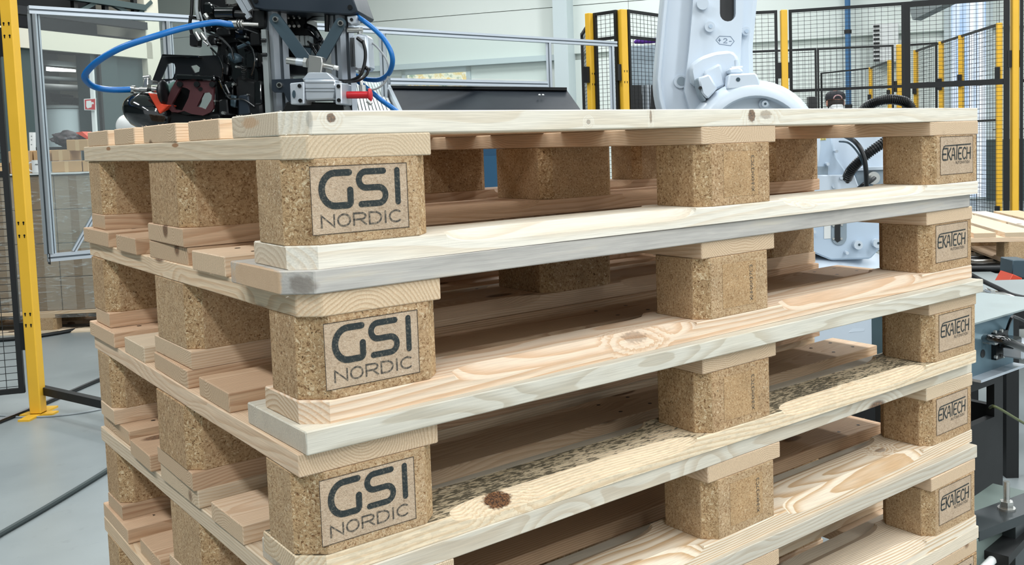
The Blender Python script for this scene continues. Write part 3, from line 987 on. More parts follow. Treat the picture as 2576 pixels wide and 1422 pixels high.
for k, (za, zb) in enumerate(((zt + .16, zt + .26), (zt + .42, zt + .5), (zt + .95, zt + 1.05))):
    MB().box((-3, -.1, za), (LL, 0, zb)).build('gallery_beam', DGREEN if k else DDARK, lw, smooth=False)
for u in (185, 262, 335):
    x = lx_(u, 30).x; MB().bar((x, -.02, zt + .2), (x, -.02, 5.6), .06, .06).build('gallery_post', BLACK_MATT, lw)
for (ua, va, ub, vb) in ((262, 5, 335, 45), (190, 30, 262, -10), (335, 40, 372, 5)):
    MB().bar(lx_(ua, va) + Vector((0, -.05, 0)), lx_(ub, vb) + Vector((0, -.05, 0)), .05, .05).build('gallery_brace', DGREEN, lw)
# what stands in the recess
R0 = Rig('strip_lamp', 148, 172, 13.0, 'glowing strip lamp inside the recess of the green wall', 'lamp', base=False)
R0.slab([(116, 168), (181, 174), (181, 180), (116, 178)], 0, .1, 'tube', GLOW); R0.slab([(108, 150), (226, 160), (226, 170), (108, 163)], .05, .2, 'housing', GREY_MID)
o = MB().cyl(at(104, 218, 13.0), at(236, 224, 13.4), .045).build('white_pipe', WHITE); tag(o, 'pale blue-white pipe running across the recess', 'pipe')
o = MB().cyl(at(104, 196, 13.1), at(236, 203, 13.5), .03).build('steel_pipe', GREY_MID); tag(o, 'thin grey pipe above the white pipe in the recess', 'pipe')
R0 = Rig('storage_drum', 155, 305, 12.6, 'pale grey drum standing in the recess of the green wall', 'drum')
MB().lathe((0, 0, 0), (0, 0, 1), [(.3, 0), (.31, .05), (.31, .4), (.32, .42), (.31, .45), (.31, R0.p(155, 277).z), (.28, R0.p(155, 274).z)]).build('drum_body', PILASTER, R0.o)
MB().lathe((0, 0, R0.p(155, 275).z), (0, 0, 1), [(.33, 0), (.33, .03), (.2, .05)]).build('drum_lid', GREY_MID, R0.o)
R0 = Rig('dark_machine', 195, 250, 13.15, 'dark tangled machine at the back of the recess', 'machine')
for (u, v, w_, h_) in ((140, 245, 34, 22), (165, 255, 40, 26), (205, 275, 26, 30), (190, 300, 30, 34), (215, 310, 18, 40)):
    R0.slab([(u - w_ / 2, v - h_ / 2), (u + w_ / 2, v - h_ / 2 + 4), (u + w_ / 2 - 4, v + h_ / 2), (u - w_ / 2 + 5, v + h_ / 2)], .0, .3, 'machine_box', DDARK, .01)
MB().bar((0, .15, 0), (0, .15, R0.p(195, 250).z), .3, .2).build('machine_stand', DDARK, R0.o)

# fire sign on its pole
R0 = Rig('fire_sign', 235, 330, 8.6, 'red fire sign with a white symbol on a white pole', 'sign')
MB().bar(R0.p(230, 174, .03), (R0.p(236, 330, .03).x, R0.p(236, 330, .03).y, 0), .032, .032).build('pole', WHITE, R0.o)
R0.slab([(211, 249), (241, 247), (241, 278), (212, 277)], 0, .006, 'sign_rim', WHITE)
R0.slab([(213, 251), (239, 249), (239, 276), (214, 275)], -.003, 0, 'sign_face', paint('sign_red', (190, 34, 40), .5))
R0.slab([(217, 254), (229, 253), (229, 257), (235, 257), (236, 262), (231, 262), (230, 270), (220, 273), (217, 268)], -.005, -.003, 'symbol', WHITE)

# ------------------------------------------------------------------ safety fence
FTOP = 2.08


def fence_post(p, label, keyholes=(), w=.05, ang=0.0, grp='yellow fence posts', one=False):
    o = empty('fence_post', (p.x, p.y, 0), ang, label, 'post', grp)
    mb = MB(); mb.box((-w / 2, -w / 2, .008), (w / 2, w / 2, FTOP)); mb.build('post_tube', YELLOW, o, bevel=.004)
    mb = MB(); mb.box((-.025, -.11, 0), (.025, .11, .008)); mb.box((-.075, -.025, 0), (.075, .025, .008)); mb.build('foot_plate', YELLOW, o)
    mb = MB()
    for z in keyholes:
        for x in (-.011, .011):
            mb.cyl((x, -w / 2 - .001, z), (x, -w / 2 + .001, z), .0042, 10); mb.box((x - .0022, -w / 2 - .001, z - .011), (x + .0022, -w / 2 + .001, z))
    if keyholes: mb.build('keyhole', BLACK, o)
    mb = MB()
    for z in (.35, 1.62): mb.box((-w / 2 - .03, -.012, z - .06), (-w / 2 if one else w / 2 + .03, .03, z + .06))
    split_islands(mb.build('bracket', BLACK_MATT, o))
    return o


def fence_panel(a, b, label, z0=.1, z1=FTOP, rails=(), wires=True, fr=.022, dx=.05, dzw=.03, wr=.0012):
    a = Vector((a.x, a.y, 0)); b = Vector((b.x, b.y, 0)); L = (b - a).length; ang = math.atan2(b.y - a.y, b.x - a.x)
    o = empty('mesh_fence_panel', a, ang, label, 'fence', 'black wire mesh fence panels')
    for x in (fr / 2, L - fr / 2): MB().box((x - fr / 2, -.012, z0), (x + fr / 2, .012, z1)).build('stile', BLACK_MATT, o, smooth=False)
    for z in [z0 + fr / 2, z1 - fr / 2] + list(rails): MB().box((fr, -.01, z - fr / 2), (L - fr, .01, z + fr / 2)).build('rail', BLACK_MATT, o, smooth=False)
    if wires:
        mb = MB(); n = int((L - .04) / dx)
        for k in range(1, n + 1): x = fr + (L - 2 * fr) * k / (n + 1); mb.box((x - wr, -wr, z0 + .01), (x + wr, wr, z1 - .01))
        n = int((z1 - z0) / dzw)
        for k in range(1, n): z = z0 + (z1 - z0) * k / n; mb.box((.01, wr, z - wr), (L - .01, wr * 3, z + wr))
        mb.build('wire_mesh', BLACK_MATT, o, smooth=False)['kind'] = 'stuff'
    return o


P0 = on_floor(97, 1043)
fence_post(P0, 'yellow fence post beside the aluminium guard frame, with keyholes', [CAM_C.z + (396 - v) * 4.17 / FPX for v in (70, 100, 556, 588, 783, 811)], ang=YAW, one=True)
fence_panel(at(-330, 900, 3.96), at(57, 900, 4.15), 'black mesh panel beside the yellow post, cut by the photo edge', rails=(1.06,))
F1, F2, F3, F4, J = at(1482, 35, 7.15), at(1565, 20, 7.0), at(1971, 29, 7.3), at(2553, 0, 6.8), at(2275, 10, 7.05)
fence_post(F1, 'yellow fence post right behind the end of the aluminium rail', (1.55, 1.63), ang=YAW + .8)
fence_post(F2, 'yellow fence post between two mesh panels beside the robot arm', (1.55, 1.63), w=.055, ang=YAW + .5)
fence_post(F3, 'yellow fence post to the right of the white robot arm', ang=YAW)
fence_post(F4, 'tall yellow fence post at the right edge of the photo', ang=YAW)
fence_panel(at(1463, 80, 8.3), at(1486, 80, 7.4), 'narrow mesh panel receding behind the rail end', z1=2.06, wires=True)
fence_panel(at(1494, 35, 7.15), at(1551, 22, 7.0), 'narrow mesh panel between the two posts left of the robot', rails=(1.88,))
fence_panel(at(1577, 20, 7.0), at(1668, 27, 7.35), 'mesh panel against the left side of the robot arm', rails=(1.88,))
fence_panel(at(1690, 27, 7.4), at(1955, 29, 7.3), 'mesh panel mostly hidden behind the robot arm', rails=(1.46,))
fence_panel(at(1984, 24, 7.3), J, 'mesh panel just right of the robot shoulder', rails=(1.46,))
fence_panel(J, at(2540, 3, 6.8), 'mesh panel in front of the bright strip door', rails=(1.46,), fr=.04)
fence_panel(at(2566, 0, 6.78), at(2760, 0, 6.6), 'mesh panel cut by the right photo edge', rails=(1.46,))
# second and third fence lines further back
G1, G2, G3 = at(1880, 130, 10.75), at(2248, 116, 10.5), at(2358, 110, 10.35)
fence_panel(G1, at(2054, 124, 10.65), 'far mesh panel behind the robot shoulder', rails=(1.2,), dx=.07, dzw=.045, wr=.0014)
fence_panel(at(2055, 124, 10.65), G2, 'far mesh panel above the person in the cap', rails=(1.2,), dx=.07, dzw=.045, wr=.0014)
fence_panel(at(2275, 114, 10.5), G3, 'far mesh panel beside the bright strip door', rails=(1.2,), dx=.07, dzw=.045, wr=.0014)
fence_post(at(2261, 116, 10.5), 'far yellow fence post above the black hose', ang=YAW)
HP = [at(2304, 132, 11.3), at(2368, 110, 10.3), at(2418, 95, 9.66), at(2514, 65, 8.65)]
for k, (q, lb) in enumerate(zip(HP, ('deepest yellow post of the receding fence row', 'second deepest yellow post of the receding fence row', 'third yellow post of the receding fence row', 'nearest yellow post of the receding fence row'))):
    fence_post(q, lb, ang=.3)
    if k < 3: fence_panel(q, HP[k + 1], ('deepest panel of the receding fence row', 'middle panel of the receding fence row', 'nearest panel of the receding fence row')[k], rails=(1.2,), dx=.07, dzw=.045, wr=.0014)
K = [at(2065, 187, 15.0), at(2190, 174, 14.1), at(2238, 156, 12.8)]
fence_post(K[1], 'distant yellow post above the person in the cap', ang=.3); fence_post(K[2], 'distant yellow post just behind the far fence line', ang=.3)
fence_panel(K[0], K[1], 'most distant mesh panel behind the person', dx=.08, dzw=.06, wr=.0016); fence_panel(K[1], K[2], 'most distant short mesh panel between two distant posts', dx=.08, dzw=.06, wr=.0016)

# blue pipe, louvred cabinet, duct on the far wall
pb = vplane(2136, 200, WA, WB); nb = Vector((math.sin(wang), -math.cos(wang), 0))
o = empty('blue_downpipe', (pb.x + nb.x * .15, pb.y + nb.y * .15, 0), 0, 'blue vertical pipe on the far white wall', 'pipe')
MB().cyl((0, 0, 0), (0, 0, 5.55), .045).build('pipe_tube', paint('pipe_blue', (58, 108, 152), .5), o)
mb = MB()
for z in (1.55, 2.75): mb.cyl((0, 0, z - .03), (0, 0, z + .03), .06)
split_islands(mb.build('pipe_clamp', BLACK_MATT, o))
xa, xb = wx(2200).x, wx(2262).x; zA, zB = wx(2205, 160).z, wx(2205, 66).z
o = empty('louvred_cabinet', WA, wang, 'white wall cabinet with a column of dark louvres', 'cabinet')
MB().box((xa, -.35, zA), (xb, 0, zB)).build('cabinet_body', WHITE, o, smooth=False)
mb = MB()
for k in range(9): z = zA + (zB - zA) * (k + .5) / 9; mb.box((xa + .01, -.37, z - .02), (xa + .1, -.35, z + .01))
split_islands(mb.build('louvre', BLACK_MATT, o, smooth=False))
mb = MB(); mb.bar(at(2300, 30, 11.5), at(2420, -30, 11.0), .18, .22); tag(mb.build('air_duct', GREY_MID), 'grey sloping air duct above the strip door', 'duct')

# ------------------------------------------------------------------ aluminium guard frame with clear sheets
GA, GB = at(90, 27, 4.3), at(1540, 110, 6.6)
GB.z = GA.z = (GA.z + GB.z) / 2
gf = empty('guard_frame', (GA.x, GA.y, 0), 0, 'long aluminium profile guard frame with clear sheets behind the stack', 'guard frame')
g0 = Vector((GA.x, GA.y, 0))


def G(u, v): return vplane(u, v, GA, GB) - g0


def gbar(a, b, name, w=.036):
    mb = MB(); tslot(mb, a, b, w); mb.build(name, [ALU, ALU_DARK], gf, smooth=False)


zt = GA.z
gx = lambda u: G(u, 120).x
gy = lambda u: G(u, 120).y


def gp(u, z): q = G(u, 120); return Vector((q.x, q.y, z))


gbar(gp(78, zt), gp(1549, zt), 'top_rail')
zb = G(130, 648).z
gbar(gp(90, zt - .018), gp(90, zb + .018), 'upright'); gbar(gp(82, zb), gp(426, zb), 'bottom_rail')
gbar(gp(424, zt - .018), gp(424, 0), 'upright'); zl = G(1000, 205).z
gbar(gp(963, zt - .018), gp(963, 0), 'upright'); gbar(gp(1380, zt - .018), gp(1380, 0), 'upright'); gbar(gp(975, zl), gp(1372, zl), 'middle_rail')
gbar(gp(1538, zt - .018), gp(1538, 0), 'upright')
MB().box((-.02, -.02, zb - .03), (-.016, .02, zb + .02)).build('end_cap', BLACK, gf)
for ua, ub, z_ in ((96, 418, zb + .02), (430, 957, .4), (969, 1374, zl + .02)):
    a, b = gp(ua, z_), gp(ub, zt - .02)
    MB().bar((a.x, a.y + .005, (z_ + zt) / 2), (b.x, b.y + .005, (z_ + zt) / 2), .004, zt - z_ - .02).build('clear_sheet', GLASS, gf, smooth=False)
mb = MB(); a, b = gp(150, zb + .02), gp(222, zb + .22); tslot(mb, a, b, .02); mb.build('brace', [ALU, ALU_DARK], gf, smooth=False)

# low black rail along the floor
a, b = on_floor(84, 976, .1), on_floor(262, 1016, .1)
b = a + (b - a) * 2.2
o = empty('floor_rail', (a.x, a.y, 0), 0, 'low black rail just above the floor beside the yellow post', 'rail')
MB().bar((0, 0, .1), (b.x - a.x, b.y - a.y, .1), .03, .034).build('rail_bar', BLACK_MATT, o)
for k in (.05, .95): q = (b - a) * k; MB().box((q.x - .015, q.y - .015, 0), (q.x + .015, q.y + .015, .086)).build('foot', BLACK_MATT, o)

# cables on the floor


def cable(pts, r, name, mat, label):
    ps = [on_floor(u, v) + Vector((0, 0, r)) for u, v in pts]
    tag(MB().tube(smooth_path(ps, 6), r, 8).build(name, mat), label, 'cable')


cable([(-420, 1560), (-60, 1388), (0, 1352), (90, 1300), (180, 1246), (262, 1195), (330, 1150), (520, 1040), (700, 960)], .009, 'floor_cable', paint('rubber_cable', (52, 62, 62), .6), 'thick dark cable on the floor, the lower one at left')
cable([(-300, 1180), (-40, 1084), (0, 1066), (80, 1034), (170, 995), (246, 962), (330, 928), (560, 840)], .010, 'floor_cable', BLACK, 'dark cable on the floor passing under the yellow post')
cable([(-300, 1020), (-20, 1046), (60, 1052), (150, 1048), (245, 1034), (330, 1010), (500, 930)], .004, 'floor_cable', GREY_HOSE, 'thin grey cable across the floor below the yellow post')
cable([(-200, 870), (-20, 862), (100, 850), (240, 826), (330, 812), (520, 780)], .012, 'floor_cable', BLACK_MATT, 'far dark cable in front of the carton pallet')

# ------------------------------------------------------------------ cartons on a pallet, wrapped in film
def plain_pallet(loc, rz, label, group=None, mat=None):
    r = empty('wooden_pallet', loc, rz, label, 'pallet', group)
    for j, (a, b) in enumerate(BY): place(bottom_plank(1.2, b - a, T, PINE[j % 4], (0, 0, 0, 0), j), 'bottom_board', r, (0, (a + b) / 2 - .4, T / 2))
    for i, (xa, xb) in enumerate(SX):
        for j, (ya, yb) in enumerate(BY): place(chip_for(1, j, i), 'chip_block', r, ((xa + xb) / 2 - .6, (ya + yb) / 2 - .4, T + BH / 2))
        place(plank(.8, .145, T, PINE[(i + 1) % 4], seed=i), 'stringer_board', r, ((xa + xb) / 2 - .6, 0, T + BH + T / 2), (0, 0, math.pi / 2))
    for j, (a, b) in enumerate(DY): place(plank(1.2, b - a, T, PINE[(j + 2) % 4], seed=j + 5), 'deck_board', r, (0, (a + b) / 2 - .4, T + BH + T + T / 2))
    return r


CR = on_floor(108, 842); cyaw = YAW + .07
cm = Matrix.LocRotScale(CR, Euler((0, 0, cyaw)), None); ci = cm.inverted()
plain_pallet(cm @ Vector((0, .42, 0)), cyaw, 'pallet under the film-wrapped cartons')


def clocal(u, v, yy):
    """carton-stack coordinates of the point seen at (u, v) on the plane local y = yy"""
    r = ci.to_3x3() @ (RR * ((u - CX) / FPX) + RD * ((v - CY) / FPX) + RF); c = ci @ CAM_C
    return c + r * ((yy - c.y) / r.y)


ztop = clocal(110, 442, .03).z
CW, CN, CH = .232, 5, (ztop - .146) / 4
box_me = MB().box((-CW / 2 + .002, -.19, 0), (CW / 2 - .002, .19, CH - .003)).mesh('carton', CARD2, smooth=False, bevel=.004)
tape_me = MB().box((-.025, -.191, CH * .0 + .002), (.025, -.19, CH - .004)).mesh('tape', paint('packing_tape', (128, 104, 74), .4), smooth=False)
for l in range(4):
    for c in range(CN):
        q = cm @ Vector(((c - 2) * CW, .22, .146 + l * CH))
        o = bpy.data.objects.new('cardboard_carton', box_me); COL.objects.link(o); o.location = q; o.rotation_euler = (0, 0, cyaw)
        tag(o, 'film-wrapped carton, %s layer, %s column from the left' % (('lowest', 'second lowest', 'second highest', 'topmost')[l], ('first', 'second', 'third', 'fourth', 'fifth')[c]), 'carton', 'wrapped cartons on the pallet')
        place(tape_me, 'tape_strip', o)
fm = MB(); X = CW * 2.5 + .006
fm.box((-X, .022, .10), (X, .418, ztop + .006))
fo = fm.build('stretch_film', FILM, smooth=False); fo.location = CR; fo.rotation_euler = (0, 0, cyaw); tag(fo, 'clear wrinkled stretch film around the carton block', 'film')
sheet = MB().box((-X - .004, .01, ztop + .008), (X + .004, .43, ztop + .016)).build('top_sheet', WHITE, smooth=False); sheet.location = CR; sheet.rotation_euler = (0, 0, cyaw); tag(sheet, 'white cover sheet lying on the wrapped cartons', 'sheet')
zs = ztop + .017
small = [  # u0, u1, local y, rows above sheet
    (24, 60, .08, 0, 'small carton behind the mesh stile, lower one'), (60, 86, .08, 0, 'small carton just behind the white mug'), (129, 206, .06, 0, 'wide small carton right of the guard upright, lower one'), (207, 246, .06, 0, 'small carton at the stack side, lower one'),
    (-20, 22, .08, 0, 'small carton at the left photo edge'), (22, 58, .08, 1, 'small carton behind the mesh stile, upper one'), (61, 83, .08, 1, 'small upper carton above the mug handle'), (85, 127, .08, 1, 'small upper carton behind the aluminium upright'), (131, 178, .07, 1, 'small upper carton right of the aluminium upright'), (170, 226, .07, 1.85, 'topmost small carton beside the pallet stack')]
SH = clocal(150, 405, .06).z - zs
for (u0, u1, yy, row, lb) in small:
    a, b = clocal(u0, 420, yy), clocal(u1, 420, yy)
    w_ = b.x - a.x; me = MB().box((-w_ / 2 + .002, 0, 0), (w_ / 2 - .002, .16, SH - .002)).mesh('carton', CARD, smooth=False, bevel=.003)
    o = bpy.data.objects.new('small_carton', me); COL.objects.link(o); o.location = cm @ Vector(((a.x + b.x) / 2, yy, zs + row * SH)); o.rotation_euler = (0, 0, cyaw); tag(o, lb, 'carton', 'small cartons on the wrapped block')
    tp = MB().box((-.012, -.0005, 0), (.012, 0, SH - .003)).mesh('tape', paint('pale_tape', (204, 172, 130), .4) if 'pale_tape' not in bpy.data.materials else bpy.data.materials['pale_tape'], smooth=False); place(tp, 'tape_strip', o)
# carrier for the top small carton row: kraft filler below it
# mug
q = clocal(95, 438, .03); mg = empty('white_mug', cm @ Vector((q.x, .045, zs)), cyaw, 'white mug with handle on the wrapped cartons', 'mug')
mr = .036; mh = .082
MB().lathe((0, 0, 0), (0, 0, 1), [(mr * .92, 0), (mr, .004), (mr, mh), (mr - .004, mh), (mr - .004, .008), (.001, .006)], 24).build('cup', WHITE, mg)
MB().tube(smooth_path([(-mr + .002, 0, mh * .86), (-mr - .02, 0, mh * .78), (-mr - .028, 0, mh * .5), (-mr - .018, 0, mh * .22), (-mr + .002, 0, mh * .14)], 5), .0045, 8).build('handle', WHITE, mg)
mb = MB(); ribbon(mb, [(0, .052), (.004, .057), (.007, .051), (.011, .057), (.014, .052), (.018, .056)], .003, lambda x, z: Vector((x - .002, -mr - .0006 + max(0, (x - .01)) * .25, z))); mb.build('mug_mark', INK, mg)
# things heaped on top of the small cartons
zc2 = zs + 2 * SH
R0 = Rig('dark_bag', 168, 350, 6.35, 'dark crumpled bag heaped on the small cartons', 'bag', base=False)
bm = bmesh.new(); bmesh.ops.create_icosphere(bm, subdivisions=4, radius=1)
from mathutils import noise as mnoise
c0, c1 = R0.p(122, 372), R0.p(214, 330)
for v in bm.verts:
    n_ = mnoise.noise(v.co * 2.3) * .25 + mnoise.noise(v.co * 6) * .12
    v.co = Vector((v.co.x * .125, v.co.y * .09, v.co.z * .055)) * (1 + n_)
    v.co += Vector(((c0.x + c1.x) / 2, .06, (c0.z + c1.z) / 2 + v.co.x * -.12))
me = bpy.data.meshes.new('dark_bag'); bm.to_mesh(me); bm.free(); me.shade_smooth()
t = NT('dark_fabric'); v_ = t.obj(); me.materials.append(t.fin(t.ramp(t.noise(v_, 24, 4, .7), [(.35, lin(22, 20, 24)), (.55, lin(58, 44, 46)), (.7, lin(110, 112, 116))]), .6))
o = bpy.data.objects.new('bag_body', me); COL.objects.link(o); o.parent = R0.o
R0.slab([(206, 331), (222, 345), (222, 352), (190, 334)], -.02, .1, 'bag_strap', ORANGE)
R0 = Rig('black_tray', 150, 377, 6.25, 'flat black tray under the dark bag', 'tray', base=False)
R0.slab([(90, 374), (172, 372), (172, 381), (90, 382)], 0, .2, 'tray_body', BLACK, .002); R0.slab([(90, 371), (172, 369), (172, 372), (90, 374)], -.005, .205, 'tray_rim', BLACK)
R0 = Rig('white_edge_post', 79, 360, 6.4, 'short white slotted post behind the small cartons', 'post', base=False)
mb = R0.slab([(73, 333), (83, 333), (86, 432), (77, 432)], 0, .03, '', WHITE, mb=MB()); mb.build('post_body', WHITE, R0.o)
mb = MB()
for v in (343, 352, 364): R0.knob(79, v, 1.6, -.001, .001, '', BLACK, mb=mb)
split_islands(mb.build('slot', GREY_MID, R0.o))

# ------------------------------------------------------------------ dark chute and ribbed conveyor behind the stack
R0 = Rig('dark_chute', 1220, 250, 5.6, 'dark blue-black sheet metal chute under the aluminium rail', 'chute')
a, b, c, d = at(986, 221, 5.9), at(1426, 227, 5.9), at(1520, 360, 5.2), at(1030, 360, 5.2)
mb = MB(); mb.prism([R0.w(p) for p in (a, b, c, d)], (0, .02, -.015)); mb.build('chute_sheet', paint('chute_steel', (24, 31, 39), .55, .1, .25, 6), R0.o, smooth=False)
mb = MB(); mb.bar(R0.w(at(984, 219, 5.88)), R0.w(at(1426, 224, 5.88)), .03, .018); mb.build('chute_lip', BLACK, R0.o)
mb = MB(); e = R0.w(at(1426, 227, 5.9)); g = R0.w(at(1520, 360, 5.2)); mb.prism([e, g, g + Vector((0, 0, -.35)), e + Vector((0, 0, -.5))], (-.012, .006, 0)); mb.build('chute_side', NAVY, R0.o)
mb = MB()
for u, v in ((1357, 239), (1366, 239)): mb.ball(R0.w(at(u, v, 5.78)), .008, .008, .006, 10, 6)
split_islands(mb.build('rivet', WHITE, R0.o))
for u in (1080, 1400):
    q = R0.w(at(u, 330, 5.5)); MB().bar((q.x, q.y + .1, 0), (q.x, q.y + .1, q.z), .04, .04).build('leg', BLACK_MATT, R0.o)
R0 = Rig('ribbed_conveyor', 945, 245, 5.4, 'white ribbed conveyor sloping down beside the dark chute', 'conveyor')
A_, B_, C_, D_ = (R0.w(at(*q)) for q in ((872, 196, 5.6), (962, 214, 5.75), (1015, 330, 5.0), (895, 330, 4.9)))
MB().prism([A_, B_, C_, D_], (0, .02, -.02)).build('conveyor_bed', GREY_MID, R0.o, smooth=False)
for k in range(12):
    f0 = (k + .3) / 12; p = A_.lerp(B_, f0); q = D_.lerp(C_, f0)
    MB().bar(p + Vector((0, -.008, .01)), q + Vector((0, -.008, .01)), .013, .012).build('rib', WHITE, R0.o, smooth=False)
MB().bar(B_ + Vector((.01, 0, .03)), C_ + Vector((.01, 0, .03)), .02, .06).build('side_rail', ALU, R0.o)
for p in (A_, B_): MB().bar((p.x, p.y + .02, 0), (p.x, p.y + .02, p.z - .01), .04, .04).build('leg', ALU, R0.o)
# blue cabinet glimpsed between the blocks
R0 = Rig('blue_cabinet', 1245, 430, 4.6, 'dark blue cabinet glimpsed between the chip blocks', 'cabinet')
z1 = R0.p(1240, 366).z; MB().box((-.14, 0, .02), (.14, .3, z1)).build('cabinet_body', paint('cabinet_blue', (34, 78, 108), .5), R0.o, bevel=.004)
MB().box((-.12, -.01, .08), (.12, 0, z1 - .05)).build('door', paint('cabinet_door_blue', (38, 86, 118), .5), R0.o); MB().box((-.15, -.02, 0), (.15, .32, .02)).build('plinth', BLACK, R0.o)
# black panels and purple roll by the fence
R0 = Rig('black_screen', 1622, 240, 7.9, 'black lower screen panels with a white profile behind the mesh', 'screen')
R0.slab([(1578, 214), (1616, 214), (1616, 420), (1578, 420)], 0, .02, 'screen_panel', BLACK); R0.slab([(1636, 214), (1668, 214), (1668, 420), (1636, 420)], 0, .02, 'screen_panel', BLACK)
mb = MB(); q = R0.p(1626, 214); tslot(mb, (q.x, q.y, 0), (q.x, q.y, q.z), .06); mb.build('profile', [ALU, ALU_DARK], R0.o, smooth=False)
q0, q1 = R0.p(1585, 190, .1), R0.p(1668, 120, .1)
R0.slab([(1584, 116), (1668, 112), (1668, 214), (1584, 214)], .08, .1, 'back_sheet', paint('pale_sheet', (150, 166, 176), .5))
mb = MB(); R0 = Rig('purple_roll', 1630, 104, 7.8, 'purple fabric roll laid over the mesh fence', 'fabric roll', base=False)
mb.tube(smooth_path([R0.p(1594, 107), R0.p(1606, 104), R0.p(1630, 103), R0.p(1660, 101), R0.p(1680, 101)], 5), [6 * R0.px * k for k in (.5, .62, .74, .86, .96, 1.05, 1.1, 1.12, 1.05, 1, 1.1, 1.15, 1.1, 1.05, 1, .95, 1, 1.05, 1, .9, .7)], 12)
mb.build('roll', paint('purple_fabric', (84, 36, 140), .7, 0, .3, 40), R0.o); R0.slab([(1590, 100), (1597, 100), (1597, 114), (1590, 114)], -.01, .02, 'roll_tie', WHITE)

# ------------------------------------------------------------------ white robot
RB = Rig('robot_arm', 2010, 600, 3.4, 'large white industrial robot arm on a black pedestal', 'robot')
arm = RB.slab([(1716, -480), (1674, -60), (1662, 60), (1655, 140), (1650, 200), (1654, 248), (1668, 300), (1700, 340), (1880, 340), (1896, 230), (1897, 185), (1895, 115), (1901, 60), (1912, -60), (1880, -480)], .07, .30, 'lower_arm', ROBOT, .018)
RB.plate([(1764, -420), (1748, -60), (1741, 40), (1733, 130), (1727, 180), (1722, 230), (1740, 290), (1868, 290), (1862, 180), (1864, 120), (1868, 60), (1874, -60), (1850, -420)],
         [stadium((1831, -60), (1831, 34), 20)], .015, .072, 'front_plate', ROBOT, arm)
RB.slab([(1718, -470), (1676, -60), (1664, 60), (1657, 140), (1652, 200), (1657, 250), (1670, 300), (1682, 300), (1668, 245), (1664, 200), (1669, 140), (1676, 60), (1688, -60), (1730, -470)], .05, .09, 'edge_ridge', ROBOT, .004, arm)
RB.slab(stadium((1831, -64), (1831, 36), 21), .062, .070, 'slot_lining', BLACK, parent=arm)
for (u, v, r) in ((1786, 67, 13), (1768, 9, 15)): RB.knob(u, v, r, -.008, .02, 'boss', ROBOT, arm, 24)
RB.knob(1877, 78, 11, .04, .08, 'boss', ROBOT, arm, 24)
for (u, v, r) in ((1788, 66, 5), (1879, 78, 5)): RB.knob(u, v, r, -.012 if u < 1800 else .034, .0 if u < 1800 else .05, 'boss_screw', ROBOT2, arm, 12)
RB.knob(1712, 205, 17, .058, .10, 'dimple_ring', ROBOT, arm, 28); RB.knob(1714, 204, 11, .055, .07, 'dimple', ROBOT_GREY, arm, 24)
# axis mark
mb = MB(); hx_ = [(1801, 101), (1810, 91), (1838, 92), (1847, 104), (1838, 115), (1810, 111)]
f_ = lambda u, v: RB.p(u, v, .0142)
ribbon(mb, hx_ + hx_[:1], 1.3, f_)
for ch, u, w_ in (('+', 1806, 8), ('2', 1820, 9), ('-', 1834, 7)):
    for st in STROKES[ch]: ribbon(mb, [(u + x * w_, 108 - y * 11 + (u - 1820) * .1) for x, y in st], 1.6, f_)
mb.build('axis_mark', paint('axis_mark_ink', (96, 116, 140), .6), arm)
RB.slab([(1738, 160), (1764, 142), (1800, 130), (1838, 126), (1852, 134), (1862, 152), (1868, 200), (1850, 215), (1742, 215), (1735, 180)], -.05, .05, 'motor_hood', ROBOT, .014, arm)
RB.slab([(1772, 178), (1812, 158), (1818, 176), (1826, 215), (1790, 232), (1775, 200)], -.085, .0, 'hood_rib', ROBOT, .008, arm)
RB.slab([(1756, 196), (1784, 186), (1806, 222), (1780, 250), (1766, 236)], -.14, -.02, 'stop_block', ROBOT, .006, arm)
RB.slab([(1752, 200), (1757, 194), (1767, 235), (1777, 250), (1773, 256), (1762, 240)], -.13, -.03, 'stop_side', ROBOT_GREY, .003, arm)
RB.knob(1762, 221, 4, -.143, -.12, 'stop_hole', BLACK, arm, 12)
sh = RB.p(1887, 370, -.02); k_ = RB.px
MB().lathe(sh, (0, -1, 0), [(165 * k_, -.14), (165 * k_, .05), (162 * k_, .085), (154 * k_, .11), (142 * k_, .125), (124 * k_, .128), (120 * k_, .12), (119 * k_, .085), (112 * k_, .08), (.001, .082)], 56).build('shoulder_housing', ROBOT, RB.o)
hub = RB.p(1921, 262, -.11); MB().lathe(hub, (0, -1, 0), [(13 * k_, 0), (13 * k_, .012), (9 * k_, .016), (8 * k_, .03), (5 * k_, .032)], 20).build('hub_fitting', ROBOT, RB.o)
MB().cyl(hub + Vector((0, -.034, 0)), hub + Vector((0, -.03, 0)), 3 * k_).build('hub_socket', SLATE, RB.o)
RB.slab([(1866, 262), (1887, 261), (1887, 269), (1866, 270)], -.106, -.103, 'type_label', WHITE)
RB.slab([(1834, 186), (1902, 183), (1908, 195), (1918, 224), (1828, 226)], -.15, -.02, 'cap_plate', ROBOT, .006)
RB.knob(1857, 200, 5, -.152, -.14, 'cap_hole', SLATE)
RB.slab([(1832, 172), (1858, 168), (1872, 178), (1866, 186), (1836, 186)], -.12, -.03, 'cap_lug', ROBOT, .006); RB.rod((1852, 152, -.08), (1853, 172, -.08), 5, 'cap_pin', ROBOT); RB.rod((1840, 174, -.1), (1868, 172, -.1), 6, 'cap_bolt', ROBOT)
el_ = RB.p(1800, -500, .18); MB().lathe(el_ + Vector((0, .17, 0)), (0, -1, 0), [(.13, 0), (.15, .03), (.15, .26), (.13, .3), (.09, .31)], 40).build('elbow_housing', ROBOT, RB.o)
RB.slab([(1740, -560), (1860, -560), (2300, -500), (2300, -440), (1860, -430), (1740, -450)], .1, .28, 'upper_arm', ROBOT, .02)
